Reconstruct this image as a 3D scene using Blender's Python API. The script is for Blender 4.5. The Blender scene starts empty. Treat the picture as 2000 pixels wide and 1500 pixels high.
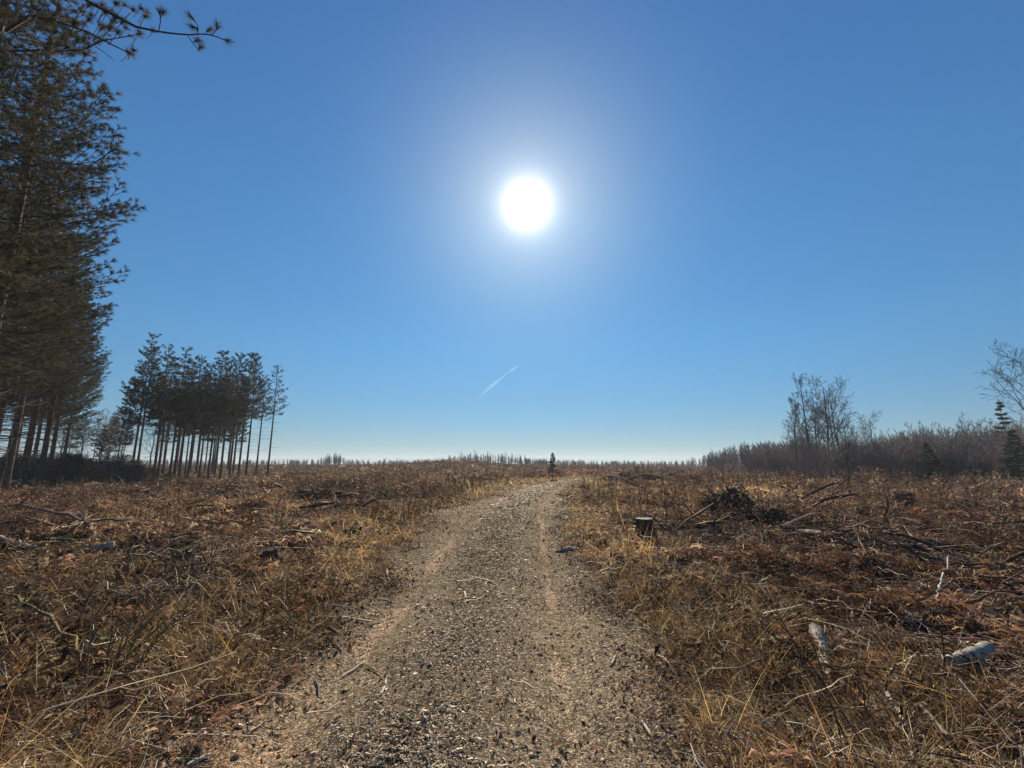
import bpy, math, random
import numpy as np
from mathutils import Vector

R = math.radians
rng = np.random.default_rng(11)
random.seed(11)
scn = bpy.context.scene
COL = scn.collection

# ------------------------------------------------------------------ camera
FPX, PITCH, CAMZ = 870.0, R(10.1), 1.6
CP, SP = math.cos(PITCH), math.sin(PITCH)
cam_d = bpy.data.cameras.new("camera")
cam_d.sensor_width = 36.0
cam_d.lens = 36.0 * FPX / 2000.0
cam_d.clip_start = 0.05
cam_d.clip_end = 12000.0
cam = bpy.data.objects.new("camera", cam_d)
COL.objects.link(cam)
cam.location = (0, 0, CAMZ)
cam.rotation_euler = (math.pi / 2 + PITCH, 0, 0)
scn.camera = cam

# ------------------------------------------------------------------ sun and sky
SUN_EL, SUN_AZ = R(32.0), R(2.1)
SUN = Vector((math.sin(SUN_AZ) * math.cos(SUN_EL), math.cos(SUN_AZ) * math.cos(SUN_EL), math.sin(SUN_EL)))
sl = bpy.data.lights.new("sun", 'SUN')
sl.energy = 5.0
sl.angle = R(0.55)
sl.color = (1.0, 0.885, 0.70)
so = bpy.data.objects.new("sun", sl)
COL.objects.link(so)
so.rotation_euler = SUN.to_track_quat('Z', 'Y').to_euler()

world = bpy.data.worlds.new("World")
scn.world = world
world.use_nodes = True
wn, wl = world.node_tree.nodes, world.node_tree.links
wn.clear()
w_out = wn.new('ShaderNodeOutputWorld')
bg = wn.new('ShaderNodeBackground')
sky = wn.new('ShaderNodeTexSky')
sky.sky_type = 'NISHITA'
sky.sun_disc = False
sky.sun_elevation = SUN_EL
sky.sun_rotation = SUN_AZ
sky.altitude = 300
sky.air_density = 1.0
sky.dust_density = 0.0
sky.ozone_density = 3.0
bg.inputs['Strength'].default_value = 0.053
# the photograph's deeper blue: the sky's own colour by height above the horizon
wtc = wn.new('ShaderNodeTexCoord'); wsep = wn.new('ShaderNodeSeparateXYZ')
wl.new(wtc.outputs['Generated'], wsep.inputs[0])
ramp = wn.new('ShaderNodeValToRGB')
SKY_RAMP = [(0.0, (0.34, 0.50, 0.68)), (0.06, (0.41, 0.62, 0.79)), (0.25, (0.53, 0.98, 1.14)), (0.48, (0.60, 1.16, 1.38)), (0.75, (0.66, 1.20, 1.54))]
while len(ramp.color_ramp.elements) < len(SKY_RAMP):
    ramp.color_ramp.elements.new(0.5)
for e_, (p_, c_) in zip(ramp.color_ramp.elements, SKY_RAMP):
    e_.position = p_; e_.color = (*c_, 1)
wl.new(wsep.outputs[2], ramp.inputs[0])
smul = wn.new('ShaderNodeVectorMath'); smul.operation = 'MULTIPLY'
wl.new(sky.outputs[0], smul.inputs[0]); wl.new(ramp.outputs[0], smul.inputs[1])
wl.new(smul.outputs[0], bg.inputs['Color'])
# the sun itself and the bright air round it (aureole), by the angle from the sun's direction
tc = wn.new('ShaderNodeTexCoord')
dot = wn.new('ShaderNodeVectorMath'); dot.operation = 'DOT_PRODUCT'
nrm = wn.new('ShaderNodeVectorMath'); nrm.operation = 'NORMALIZE'
wl.new(tc.outputs['Generated'], nrm.inputs[0])
wl.new(nrm.outputs[0], dot.inputs[0])
dot.inputs[1].default_value = SUN


def wmath(op, a, b=None, c=None):
    n = wn.new('ShaderNodeMath'); n.operation = op
    for i, v in enumerate((a, b, c)):
        if v is None:
            continue
        if isinstance(v, (int, float)):
            n.inputs[i].default_value = v
        else:
            wl.new(v, n.inputs[i])
    return n.outputs[0]


ang = wmath('ARCCOSINE', wmath('MINIMUM', dot.outputs['Value'], 0.9999999))
AUREOLE = [(2.6, 0.0265, 1.3), (0.46, 0.080, 1), (0.12, 0.23, 2)]   # strength, angular size, power


def lobe(a, s, p):
    x = wmath('DIVIDE', ang, s)
    if p != 1:
        x = wmath('POWER', x, float(p))
    return wmath('MULTIPLY', wmath('EXPONENT', wmath('MULTIPLY', x, -1.0)), a)


core = lobe(*AUREOLE[0])
mid = lobe(*AUREOLE[1])
wide = lobe(*AUREOLE[2])
em = wn.new('ShaderNodeBackground')
em.inputs['Color'].default_value = (1.0, 0.92, 0.78, 1)
wl.new(wmath('ADD', core, mid), em.inputs['Strength'])
em2 = wn.new('ShaderNodeBackground')
em2.inputs['Color'].default_value = (0.95, 1.0, 0.50, 1)
wl.new(wide, em2.inputs['Strength'])
ad = wn.new('ShaderNodeAddShader'); ad2 = wn.new('ShaderNodeAddShader')
wl.new(bg.outputs[0], ad.inputs[0]); wl.new(em.outputs[0], ad.inputs[1])
wl.new(ad.outputs[0], ad2.inputs[0]); wl.new(em2.outputs[0], ad2.inputs[1])
wl.new(ad2.outputs[0], w_out.inputs['Surface'])
world.cycles.sampling_method = 'AUTOMATIC'

scn.view_settings.view_transform = 'Standard'
scn.view_settings.look = 'None'
scn.view_settings.gamma = 1.0
scn.view_settings.exposure = 0.55
scn.render.engine = 'CYCLES'
cy = scn.cycles
cy.use_denoising = True
cy.denoiser = 'OPENIMAGEDENOISE'
cy.denoising_input_passes = 'RGB_ALBEDO_NORMAL'
cy.max_bounces = 5
cy.diffuse_bounces = 2
cy.glossy_bounces = 2
cy.transmission_bounces = 3
cy.transparent_max_bounces = 6
cy.volume_bounces = 0
cy.caustics_reflective = False
cy.caustics_refractive = False
cy.sample_clamp_indirect = 4.0


# ------------------------------------------------------------------ noise
def _h(ix, iy, seed):
    n = (ix.astype(np.int64) * 374761393 + iy.astype(np.int64) * 668265263 + seed * 982451653) & 0xffffffff
    n = ((n ^ (n >> 13)) * 1274126177) & 0xffffffff
    n = ((n ^ (n >> 16)) * 2246822519) & 0xffffffff
    return ((n ^ (n >> 15)) & 0xffffff) / float(0xffffff)


def vnoise(x, y, seed=0):
    x = np.asarray(x, float); y = np.asarray(y, float)
    ix, iy = np.floor(x), np.floor(y)
    fx, fy = x - ix, y - iy
    fx = fx * fx * (3 - 2 * fx); fy = fy * fy * (3 - 2 * fy)
    a, b = _h(ix, iy, seed), _h(ix + 1, iy, seed)
    c, d = _h(ix, iy + 1, seed), _h(ix + 1, iy + 1, seed)
    return (a * (1 - fx) + b * fx) * (1 - fy) + (c * (1 - fx) + d * fx) * fy


def fbm(x, y, octv=4, seed=0, gain=0.5):
    s, a, t = 0.0, 1.0, 0.0
    x = np.asarray(x, float); y = np.asarray(y, float)
    for i in range(octv):
        s = s + a * vnoise(x, y, seed + i * 17)
        t += a
        a *= gain
        x, y = x * 2.03 + 11.3, y * 2.03 - 7.7
    return s / t


def sstep(a, b, x):
    t = np.clip((np.asarray(x, float) - a) / (b - a), 0, 1)
    return t * t * (3 - 2 * t)


# ------------------------------------------------------------------ terrain
ROAD = np.array([(-1.6, -30), (-1.3, -10), (-0.75, -2), (-0.55, 2), (-0.49, 3), (-0.40, 5.3), (-0.33, 7.4), (-0.13, 12),
                 (0.62, 18.5), (1.9, 26), (3.7, 32), (6.6, 38), (11.5, 46), (19, 56), (34, 70), (60, 88), (120, 120)], float)


def road_off(x, y):
    """signed distance from the road's middle line (right positive)"""
    x = np.asarray(x, float); y = np.asarray(y, float)
    best = np.full(x.shape, 1e9); sgn = np.ones(x.shape)
    for (ax, ay), (bx, by) in zip(ROAD[:-1], ROAD[1:]):
        dx, dy = bx - ax, by - ay
        t = np.clip(((x - ax) * dx + (y - ay) * dy) / (dx * dx + dy * dy), 0, 1)
        qx, qy = x - (ax + t * dx), y - (ay + t * dy)
        d = np.hypot(qx, qy)
        m = d < best
        best = np.where(m, d, best)
        sgn = np.where(m, np.where(qx * dy - qy * dx >= 0, 1.0, -1.0), sgn)
    return best * sgn


def height(x, y, d=None, fine=True):
    x = np.asarray(x, float); y = np.asarray(y, float)
    if d is None:
        d = road_off(x, y)
    ad_ = np.abs(d)
    r = np.hypot(x, y)
    h = 0.36 * sstep(5, 12.5, y) * (1 - sstep(9, 18, np.abs(x)))
    h = h + 0.12 * sstep(10, 18, np.abs(x)) * sstep(5, 12, y)
    h = h + 1.35 * np.exp(-((x + 13) / 13) ** 2 - ((y - 92) / 30) ** 2)
    h = h + 0.45 * np.exp(-((x + 38) / 26) ** 2 - ((y - 110) / 34) ** 2)
    h = h + 0.75 * sstep(45, 150, r) * (1 - 0.75 * sstep(12, 45, x))
    h = h - 0.6 * sstep(150, 400, r)
    off = 1 - sstep(1.5, 3.2, 0) * 0
    rough = sstep(1.5, 3.2, ad_)
    h = h + rough * (0.45 * (fbm(x * 0.16, y * 0.16, 3, 5) - 0.5) * sstep(2, 7, ad_)
                     + 0.56 * (fbm(x * 0.75 + 3, y * 0.75, 3, 9) - 0.48) * sstep(1.8, 4.5, ad_))
    h = h - 0.06 * np.exp(-((d + 0.86) / 0.24) ** 2) - 0.075 * np.exp(-((d - 0.86) / 0.20) ** 2)
    h = h + 0.03 * np.exp(-(d / 0.5) ** 2)
    if fine:
        near = np.clip(25 / np.maximum(r, 1) - 0.4, 0, 1)
        h = h + near * (rough * (0.17 * (fbm(x * 3.1, y * 3.1, 3, 21) - 0.5))
                        + (0.012 + 0.02 * rough) * (fbm(x * 13, y * 13, 3, 33) - 0.5))
        # tyre lug prints beside the middle of the track
        tread = np.exp(-((d + 0.17) / 0.11) ** 2) * (1 - sstep(2.9, 3.6, y)) * (0.4 + 0.9 * vnoise(x * 6, y * 6, 15))
        h = h - 0.026 * tread * (0.5 + 0.5 * np.sin((y + 0.3 * x) * 78 + 2.5 * vnoise(x * 3, y * 3, 8)))
    return h


def H1(x, y):
    return float(height(np.array([x]), np.array([y]))[0])


def gp(px, py):
    """world point on the ground seen at a pixel of the 2000 x 1500 photograph"""
    a, b = (px - 1000) / FPX, (750 - py) / FPX
    d = np.array([a, CP - b * SP, SP + b * CP])
    t = np.geomspace(1.5, 300, 3000)
    X, Y, Z = d[0] * t, d[1] * t, CAMZ + d[2] * t
    k = np.argmax(Z < height(X, Y))
    return Vector((X[k], Y[k], float(height(X[k:k + 1], Y[k:k + 1])[0])))


def at(px, y):
    """ground point in column px at forward distance y"""
    x = 0.0
    for _ in range(3):
        zc = y * CP + (H1(x, y) - CAMZ) * SP
        x = (px - 1000) / FPX * zc
    return Vector((x, y, H1(x, y)))


def ztop(y, py):
    b = (750 - py) / FPX
    return CAMZ + y * (SP + b * CP) / (CP - b * SP)


# cover zones --------------------------------------------------------------
def zones(x, y, d=None):
    if d is None:
        d = road_off(x, y)
    n1 = fbm(x * 0.5, y * 0.5, 3, 41)
    n2 = fbm(x * 0.22 + 9, y * 0.22, 3, 51)
    dd = np.abs(d) + (n1 - 0.5) * 1.3
    edge = 1.42 + 0.22 * sstep(4, 10, y) - 0.40 * sstep(12, 22, y)
    edge = edge + np.where(d > 0, 0.02 + 0.1 * (1 - sstep(3, 6, y)), -0.05)
    road = 1 - sstep(edge - 0.35, edge + 0.65, dd)
    # golden grass: both verges, the pale clearing to the right, the right foreground
    verge = sstep(edge - 0.3, edge + 0.3, dd) * (1 - sstep(2.6, 3.9, dd - 0.7 * (d > 0) * (1 - sstep(5, 8, y))))
    clearing = np.exp(-(((x - 5.0) / 4.2) ** 4) - (((y - 18) / 8.5) ** 4))
    leftfg = (1 - sstep(3.4, 5.5, y)) * (x < 0)
    grass = np.clip(np.maximum(verge, np.maximum(clearing, 0.75 * leftfg)) + 0.9 * (sstep(0.56, 0.66, n2)) * sstep(2, 3, dd) * 0.7, 0, 1) * (1 - road)
    brush = np.clip(1 - grass * 0.85 - road, 0, 1)
    return road, grass, brush, clearing, n1, n2


# ------------------------------------------------------------------ mesh helpers
def mesh_obj(name, V, F, mat, C=None, parent=None, smooth=False):
    """V (n,3); F list of (m,k) index arrays; C optional per-vertex colours"""
    me = bpy.data.meshes.new(name)
    V = np.ascontiguousarray(V, dtype=np.float32)
    F = [np.ascontiguousarray(f, dtype=np.int32) for f in F if len(f)]
    me.vertices.add(len(V))
    me.vertices.foreach_set('co', V.ravel())
    idx = np.concatenate([f.ravel() for f in F])
    starts, pos = [], 0
    for f in F:
        m, k = f.shape
        starts.append(pos + np.arange(m) * k)
        pos += m * k
    starts = np.concatenate(starts).astype(np.int32)
    me.loops.add(len(idx))
    me.loops.foreach_set('vertex_index', idx)
    me.polygons.add(len(starts))
    me.polygons.foreach_set('loop_start', starts)
    if smooth:
        me.polygons.foreach_set('use_smooth', np.ones(len(starts), bool))
    me.update(calc_edges=True)
    if C is not None:
        ca = me.color_attributes.new('Col', 'FLOAT_COLOR', 'POINT')
        c4 = np.ones((len(V), 4), np.float32)
        c4[:, :3] = C
        ca.data.foreach_set('color', c4.ravel())
    if mat is not None:
        me.materials.append(mat)
    o = bpy.data.objects.new(name, me)
    COL.objects.link(o)
    if parent is not None:
        o.parent = parent
    return o


def unit(v):
    return v / np.maximum(np.linalg.norm(v, axis=-1, keepdims=True), 1e-9)


def tubes(P, Rad, sides=4, col=None, cap=False):
    """P (n,k,3), Rad (n,k) -> V, F, C"""
    n, k, _ = P.shape
    T = unit(np.gradient(P, axis=1))
    m = unit(P[:, -1] - P[:, 0])
    ref = np.where(np.abs(m[:, 2:3]) > 0.8, np.array([[1.0, 0, 0]]), np.array([[0, 0, 1.0]]))[:, None, :]
    U = unit(np.cross(T, np.broadcast_to(ref, T.shape)))
    W = np.cross(T, U)
    a = np.arange(sides) * 2 * np.pi / sides
    V = P[:, :, None, :] + Rad[:, :, None, None] * (np.cos(a)[None, None, :, None] * U[:, :, None, :] + np.sin(a)[None, None, :, None] * W[:, :, None, :])
    V = V.reshape(-1, 3)
    base = (np.arange(n) * k * sides)[:, None, None]
    j = (np.arange(k - 1) * sides)[None, :, None]
    s = np.arange(sides)[None, None, :]
    s2 = (np.arange(sides) + 1) % sides
    A = base + j + s
    B = base + j + s2[None, None, :]
    Q = np.stack([A, B, B + sides, A + sides], -1).reshape(-1, 4)
    F = [Q]
    if cap:
        e1 = (np.arange(n) * k * sides)[:, None] + np.arange(sides)[None, ::-1]
        e2 = (np.arange(n) * k * sides + (k - 1) * sides)[:, None] + np.arange(sides)[None, :]
        F.append(np.concatenate([e1, e2]))
    C = None
    if col is not None:
        C = np.repeat(col, k * sides, axis=0)
    return V, F, C


def ribbons(P, Wd, width, col=None, prof=None):
    """P (n,k,3) centre lines, Wd (n,3) width direction, width (n,)"""
    n, k, _ = P.shape
    if prof is None:
        prof = np.linspace(1, 0.15, k)
    w = width[:, None, None] * prof[None, :, None] * 0.5 * unit(Wd)[:, None, :]
    V = np.stack([P - w, P + w], 2).reshape(-1, 3)
    base = (np.arange(n) * k * 2)[:, None]
    j = (np.arange(k - 1) * 2)[None, :]
    A = base + j
    F = [np.stack([A, A + 1, A + 3, A + 2], -1).reshape(-1, 4)]
    C = np.repeat(col, k * 2, axis=0) if col is not None else None
    return V, F, C


def join(parts):
    V, C, F, off = [], [], {}, 0
    for v, f, c in parts:
        V.append(v)
        C.append(c if c is not None else np.full((len(v), 3), 0.2))
        for q in f:
            if len(q):
                F.setdefault(q.shape[1], []).append(q + off)
        off += len(v)
    return np.concatenate(V), [np.concatenate(F[k]) for k in F], np.concatenate(C)


def rdir(n, up=0.0, spread=1.0):
    v = rng.normal(size=(n, 3))
    v[:, 2] = v[:, 2] * spread + up
    return unit(v)


def tag(o, label=None, cat=None, group=None, kind=None):
    if label: o['label'] = label
    if cat: o['category'] = cat
    if group: o['group'] = group
    if kind: o['kind'] = kind
    return o


def empty(name, loc=(0, 0, 0), rz=0.0, s=1.0):
    o = bpy.data.objects.new(name, None)
    o.empty_display_size = 0.2
    COL.objects.link(o)
    o.location = loc
    o.rotation_euler = (0, 0, rz)
    o.scale = (s, s, s)
    return o


def copy_tree(o, parent=None):
    c = o.copy()
    COL.objects.link(c)
    c.parent = parent
    for ch in list(o.children):
        copy_tree(ch, c)
    return c


# ------------------------------------------------------------------ materials
def new_mat(name):
    m = bpy.data.materials.new(name)
    m.use_nodes = True
    nt = m.node_tree
    nt.nodes.clear()
    return m, nt, nt.nodes, nt.links


def leafy_mat(name, trans=0.35, gloss=0.0, rough=0.45, noise=0.0, scale=30, tint=(1, 1, 1)):
    """vertex colour on thin dry blades, partly translucent"""
    m, nt, N, L = new_mat(name)
    out = N.new('ShaderNodeOutputMaterial')
    at_ = N.new('ShaderNodeAttribute'); at_.attribute_name = 'Col'
    col = at_.outputs['Color']
    mul = N.new('ShaderNodeMixRGB'); mul.blend_type = 'MULTIPLY'; mul.inputs[0].default_value = 1
    L.new(col, mul.inputs[1])
    if noise:
        tcn = N.new('ShaderNodeTexCoord')
        nz = N.new('ShaderNodeTexNoise'); nz.inputs['Scale'].default_value = scale; nz.inputs['Detail'].default_value = 3
        L.new(tcn.outputs['Object'], nz.inputs['Vector'])
        mr = N.new('ShaderNodeMapRange'); mr.inputs[3].default_value = 1 - noise; mr.inputs[4].default_value = 1 + noise
        L.new(nz.outputs[0], mr.inputs[0])
        L.new(mr.outputs[0], mul.inputs[2])
    else:
        mul.inputs[2].default_value = (*tint, 1)
    df = N.new('ShaderNodeBsdfDiffuse'); tr = N.new('ShaderNodeBsdfTranslucent')
    L.new(mul.outputs[0], df.inputs[0]); L.new(mul.outputs[0], tr.inputs[0])
    mx = N.new('ShaderNodeMixShader'); mx.inputs[0].default_value = trans
    L.new(df.outputs[0], mx.inputs[1]); L.new(tr.outputs[0], mx.inputs[2])
    last = mx
    if gloss:
        gl = N.new('ShaderNodeBsdfGlossy'); gl.inputs['Roughness'].default_value = rough
        gl.inputs['Color'].default_value = (0.9, 0.85, 0.75, 1)
        fr = N.new('ShaderNodeFresnel'); fr.inputs['IOR'].default_value = 1.4
        sc = N.new('ShaderNodeMath'); sc.operation = 'MULTIPLY'; sc.inputs[1].default_value = gloss
        L.new(fr.outputs[0], sc.inputs[0])
        m2 = N.new('ShaderNodeMixShader')
        L.new(sc.outputs[0], m2.inputs[0]); L.new(mx.outputs[0], m2.inputs[1]); L.new(gl.outputs[0], m2.inputs[2])
        last = m2
    L.new(last.outputs[0], out.inputs[0])
    return m


def bark_mat(name, c1, c2, scale=8.0, stretch=0.25, bump=0.4, rough=0.85, vcol=False, spots=None):
    m, nt, N, L = new_mat(name)
    out = N.new('ShaderNodeOutputMaterial')
    bs = N.new('ShaderNodeBsdfPrincipled'); bs.inputs['Roughness'].default_value = rough
    bs.inputs['Specular IOR Level'].default_value = 0.08
    tcn = N.new('ShaderNodeTexCoord')
    mp = N.new('ShaderNodeMapping'); mp.inputs['Scale'].default_value = (1, 1, stretch)
    L.new(tcn.outputs['Object'], mp.inputs[0])
    nz = N.new('ShaderNodeTexNoise'); nz.inputs['Scale'].default_value = scale; nz.inputs['Detail'].default_value = 6; nz.inputs['Roughness'].default_value = 0.65
    L.new(mp.outputs[0], nz.inputs['Vector'])
    cr = N.new('ShaderNodeValToRGB')
    cr.color_ramp.elements[0].position = 0.35; cr.color_ramp.elements[0].color = (*c1, 1)
    cr.color_ramp.elements[1].position = 0.65; cr.color_ramp.elements[1].color = (*c2, 1)
    L.new(nz.outputs[0], cr.inputs[0])
    colour = cr.outputs[0]
    if spots:
        n2 = N.new('ShaderNodeTexNoise'); n2.inputs['Scale'].default_value = spots[0]; n2.inputs['Detail'].default_value = 3
        L.new(tcn.outputs['Object'], n2.inputs['Vector'])
        r2 = N.new('ShaderNodeValToRGB'); r2.color_ramp.elements[0].position = spots[1]; r2.color_ramp.elements[1].position = spots[1] + 0.06
        L.new(n2.outputs[0], r2.inputs[0])
        mm = N.new('ShaderNodeMixRGB'); mm.inputs[2].default_value = (*spots[2], 1)
        L.new(r2.outputs[0], mm.inputs[0]); L.new(colour, mm.inputs[1])
        colour = mm.outputs[0]
    L.new(colour, bs.inputs['Base Color'])
    bp = N.new('ShaderNodeBump'); bp.inputs['Strength'].default_value = bump; bp.inputs['Distance'].default_value = 0.02
    L.new(nz.outputs[0], bp.inputs['Height']); L.new(bp.outputs[0], bs.inputs['Normal'])
    L.new(bs.outputs[0], out.inputs[0])
    return m


M = {}
M['needles'] = leafy_mat('pine_needles', 0.30, gloss=0.06, rough=0.6)
M['bark'] = bark_mat('pine_bark', (0.055, 0.040, 0.032), (0.17, 0.115, 0.085), 14, 0.3)
M['branch'] = bark_mat('pine_branch_bark', (0.05, 0.035, 0.028), (0.12, 0.085, 0.065), 20, 1)
M['aspen'] = bark_mat('grey_bark', (0.055, 0.048, 0.044), (0.14, 0.12, 0.105), 6, 0.5)
M['twigs'] = bark_mat('thicket_twig_bark', (0.13, 0.105, 0.10), (0.30, 0.245, 0.23), 3, 1)
M['farwood'] = bark_mat('far_tree_bark', (0.09, 0.08, 0.078), (0.18, 0.155, 0.148), 1.5, 1)
M['grass'] = leafy_mat('dry_grass_blades', 0.55, gloss=0.06, rough=0.5)
M['bracken'] = leafy_mat('dead_bracken_leaf', 0.5)
M['leaf'] = leafy_mat('fallen_leaf', 0.4, gloss=0.07, rough=0.5)
M['twig'] = leafy_mat('dry_twig', 0.0, gloss=0.10, rough=0.5, noise=0.35, scale=40)
M['stone'] = leafy_mat('gravel_stone', 0.0, gloss=0.12, rough=0.5, noise=0.25, scale=60)
M['stalk'] = leafy_mat('weed_stalk', 0.2)
M['shrub'] = leafy_mat('evergreen_leaf', 0.25)
M['birch'] = bark_mat('birch_bark', (0.27, 0.235, 0.185), (0.46, 0.41, 0.33), 5, 1, 0.25, 0.7, spots=(26, 0.57, (0.13, 0.10, 0.08)))
M['cut'] = bark_mat('sawn_wood', (0.34, 0.25, 0.16), (0.50, 0.40, 0.28), 18, 1, 0.2)
M['greycut'] = bark_mat('weathered_sawn_wood', (0.20, 0.17, 0.135), (0.36, 0.31, 0.26), 18, 1, 0.2)
M['stump'] = bark_mat('stump_bark', (0.035, 0.027, 0.022), (0.12, 0.09, 0.07), 16, 0.35, 0.9)
M['deadwood'] = bark_mat('grey_dead_wood', (0.10, 0.08, 0.065), (0.30, 0.245, 0.19), 12, 0.6, 0.4)
M['paleswood'] = bark_mat('pale_peeled_wood', (0.50, 0.43, 0.34), (0.72, 0.65, 0.55), 14, 0.6, 0.2)
M['soil'] = bark_mat('root_soil', (0.035, 0.025, 0.019), (0.12, 0.08, 0.058), 9, 1, 1.0, 0.95)
M['moss'] = bark_mat('mossy_bark', (0.10, 0.075, 0.035), (0.30, 0.22, 0.10), 12, 0.6, 0.5)


# ------------------------------------------------------------------ ground sheet
def build_ground():
    m, nt, N, L = new_mat('clearcut_ground')
    out = N.new('ShaderNodeOutputMaterial')
    bs = N.new('ShaderNodeBsdfPrincipled'); bs.inputs['Roughness'].default_value = 0.8
    bs.inputs['Specular IOR Level'].default_value = 0.0
    a = N.new('ShaderNodeAttribute'); a.attribute_name = 'Col'
    tcn = N.new('ShaderNodeTexCoord')
    n1 = N.new('ShaderNodeTexNoise'); n1.inputs['Scale'].default_value = 55; n1.inputs['Detail'].default_value = 5; n1.inputs['Roughness'].default_value = 0.75
    n2 = N.new('ShaderNodeTexNoise'); n2.inputs['Scale'].default_value = 7; n2.inputs['Detail'].default_value = 5; n2.inputs['Roughness'].default_value = 0.7
    L.new(tcn.outputs['Object'], n1.inputs['Vector']); L.new(tcn.outputs['Object'], n2.inputs['Vector'])
    r1 = N.new('ShaderNodeMapRange'); r1.inputs[1].default_value = 0.3; r1.inputs[2].default_value = 0.7; r1.inputs[3].default_value = 0.45; r1.inputs[4].default_value = 1.5
    r2 = N.new('ShaderNodeMapRange'); r2.inputs[1].default_value = 0.3; r2.inputs[2].default_value = 0.7; r2.inputs[3].default_value = 0.65; r2.inputs[4].default_value = 1.3
    L.new(n1.outputs[0], r1.inputs[0]); L.new(n2.outputs[0], r2.inputs[0])
    mu = N.new('ShaderNodeMath'); mu.operation = 'MULTIPLY'
    L.new(r1.outputs[0], mu.inputs[0]); L.new(r2.outputs[0], mu.inputs[1])
    mc = N.new('ShaderNodeVectorMath'); mc.operation = 'SCALE'
    L.new(a.outputs['Color'], mc.inputs[0]); L.new(mu.outputs[0], mc.inputs['Scale'])
    L.new(mc.outputs[0], bs.inputs['Base Color'])
    bp = N.new('ShaderNodeBump'); bp.inputs['Strength'].default_value = 0.9; bp.inputs['Distance'].default_value = 0.012
    L.new(n1.outputs[0], bp.inputs['Height']); L.new(bp.outputs[0], bs.inputs['Normal'])
    L.new(bs.outputs[0], out.inputs[0])

    def track_mat():
        m2 = m.copy(); m2.name = 'gravel_track'
        N2, L2 = m2.node_tree.nodes, m2.node_tree.links
        t2 = [n for n in N2 if n.type == 'TEX_COORD'][0]
        a2 = [n for n in N2 if n.type == 'ATTRIBUTE'][0]
        b2 = [n for n in N2 if n.type == 'BSDF_PRINCIPLED'][0]
        bp2 = [n for n in N2 if n.type == 'BUMP'][0]
        prev = a2.outputs['Color']
        for k, (sc_, lo, hi) in enumerate([(120, 0.45, 1.75), (48, 0.7, 1.45)]):
            vo = N2.new('ShaderNodeTexVoronoi'); vo.inputs['Scale'].default_value = sc_
            L2.new(t2.outputs['Object'], vo.inputs['Vector'])
            sp = N2.new('ShaderNodeSeparateColor'); L2.new(vo.outputs['Color'], sp.inputs[0])
            pw_ = N2.new('ShaderNodeMath'); pw_.operation = 'POWER'; pw_.inputs[1].default_value = 1.8
            L2.new(sp.outputs[0], pw_.inputs[0])
            mr = N2.new('ShaderNodeMapRange'); mr.inputs[3].default_value = lo; mr.inputs[4].default_value = hi + 0.5
            L2.new(pw_.outputs[0], mr.inputs[0])
            scn_ = N2.new('ShaderNodeVectorMath'); scn_.operation = 'SCALE'
            L2.new(prev, scn_.inputs[0]); L2.new(mr.outputs[0], scn_.inputs['Scale'])
            prev = scn_.outputs[0]
            if k == 0:
                L2.new(vo.outputs['Distance'], bp2.inputs['Height'])
        bp2.invert = True
        bp2.inputs['Distance'].default_value = 0.006
        L2.new(prev, b2.inputs['Base Color'])
        return m2

    r = np.concatenate([[0.05, 0.4, 0.8], np.geomspace(1.2, 60, 620), np.geomspace(61, 1600, 90)])
    th = np.concatenate([np.linspace(-68, 68, 820), np.linspace(68, 292, 46)[1:-1]])
    th = np.radians(th)
    RR, TT = np.meshgrid(r, th, indexing='ij')
    X, Y = RR * np.sin(TT), RR * np.cos(TT)
    D = road_off(X, Y)
    Z = height(X, Y, D)
    V = np.stack([X, Y, Z], -1).reshape(-1, 3)
    nr, nt_ = len(r), len(th)
    i = np.arange(nr - 1)[:, None]; j = np.arange(nt_)[None, :]
    j2 = (j + 1) % nt_
    F = np.stack([i * nt_ + j, i * nt_ + j2, (i + 1) * nt_ + j2, (i + 1) * nt_ + j], -1).reshape(-1, 4)[:, ::-1]
    road, grass, brush, clear, n1v, n2v = zones(X, Y, D)
    mix = fbm(X * 2.3, Y * 2.3, 3, 61)
    soil = np.array([0.034, 0.025, 0.019]); redsoil = np.array([0.060, 0.037, 0.026])
    thatch = np.array([0.135, 0.098, 0.052]); gravel = np.array([0.150, 0.114, 0.076]); sand = np.array([0.25, 0.178, 0.120])
    brown = np.array([0.095, 0.052, 0.028])
    C = soil + (redsoil - soil) * sstep(0.4, 0.6, mix)[..., None]
    C = C + (thatch - C) * (grass * 0.75)[..., None]
    C = C + (gravel * (0.75 + 0.5 * mix[..., None]) - C) * road[..., None]
    # bare sand lines of the two ruts
    wob = 0.10 * (fbm(X * 0 + 3.3, Y * 0.9, 3, 71) - 0.5) * 2
    br = sstep(0.42, 0.52, fbm(X * 1.2, Y * 0.8, 3, 77))
    s1 = np.exp(-((D - 0.84 - 0.6 * wob) / (0.05 + 0.035 * fbm(X * 4, Y * 3, 2, 79))) ** 2) * (1 - 0.8 * sstep(9, 16, Y)) * (0.40 + 0.55 * br)
    s2 = np.exp(-((D + 0.88 - wob) / 0.13) ** 2) * (0.15 + 0.7 * br) * (1 - 0.8 * sstep(8, 13, Y))
    s3 = 0.55 * np.exp(-((D + 1.15) / 0.5) ** 2) * (1 - sstep(2.6, 4.0, Y))
    rag = 0.8 * (fbm(X * 9, Y * 7, 3, 83) - 0.5)
    sm = np.clip(0.85 * sstep(0.30, 0.62, s1 + rag) * (s1 > 0.05) + 0.8 * sstep(0.34, 0.62, s2 + rag) * (s2 > 0.05), 0, 1)[..., None]
    C = C + (sand - C) * sm
    C = C + (np.array([0.20, 0.125, 0.072]) - C) * np.clip(s3, 0, 1)[..., None]
    # packed paler wheel tracks, darker loose middle
    trk = np.exp(-((np.abs(D) - 0.90) / 0.34) ** 2) * road
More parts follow.
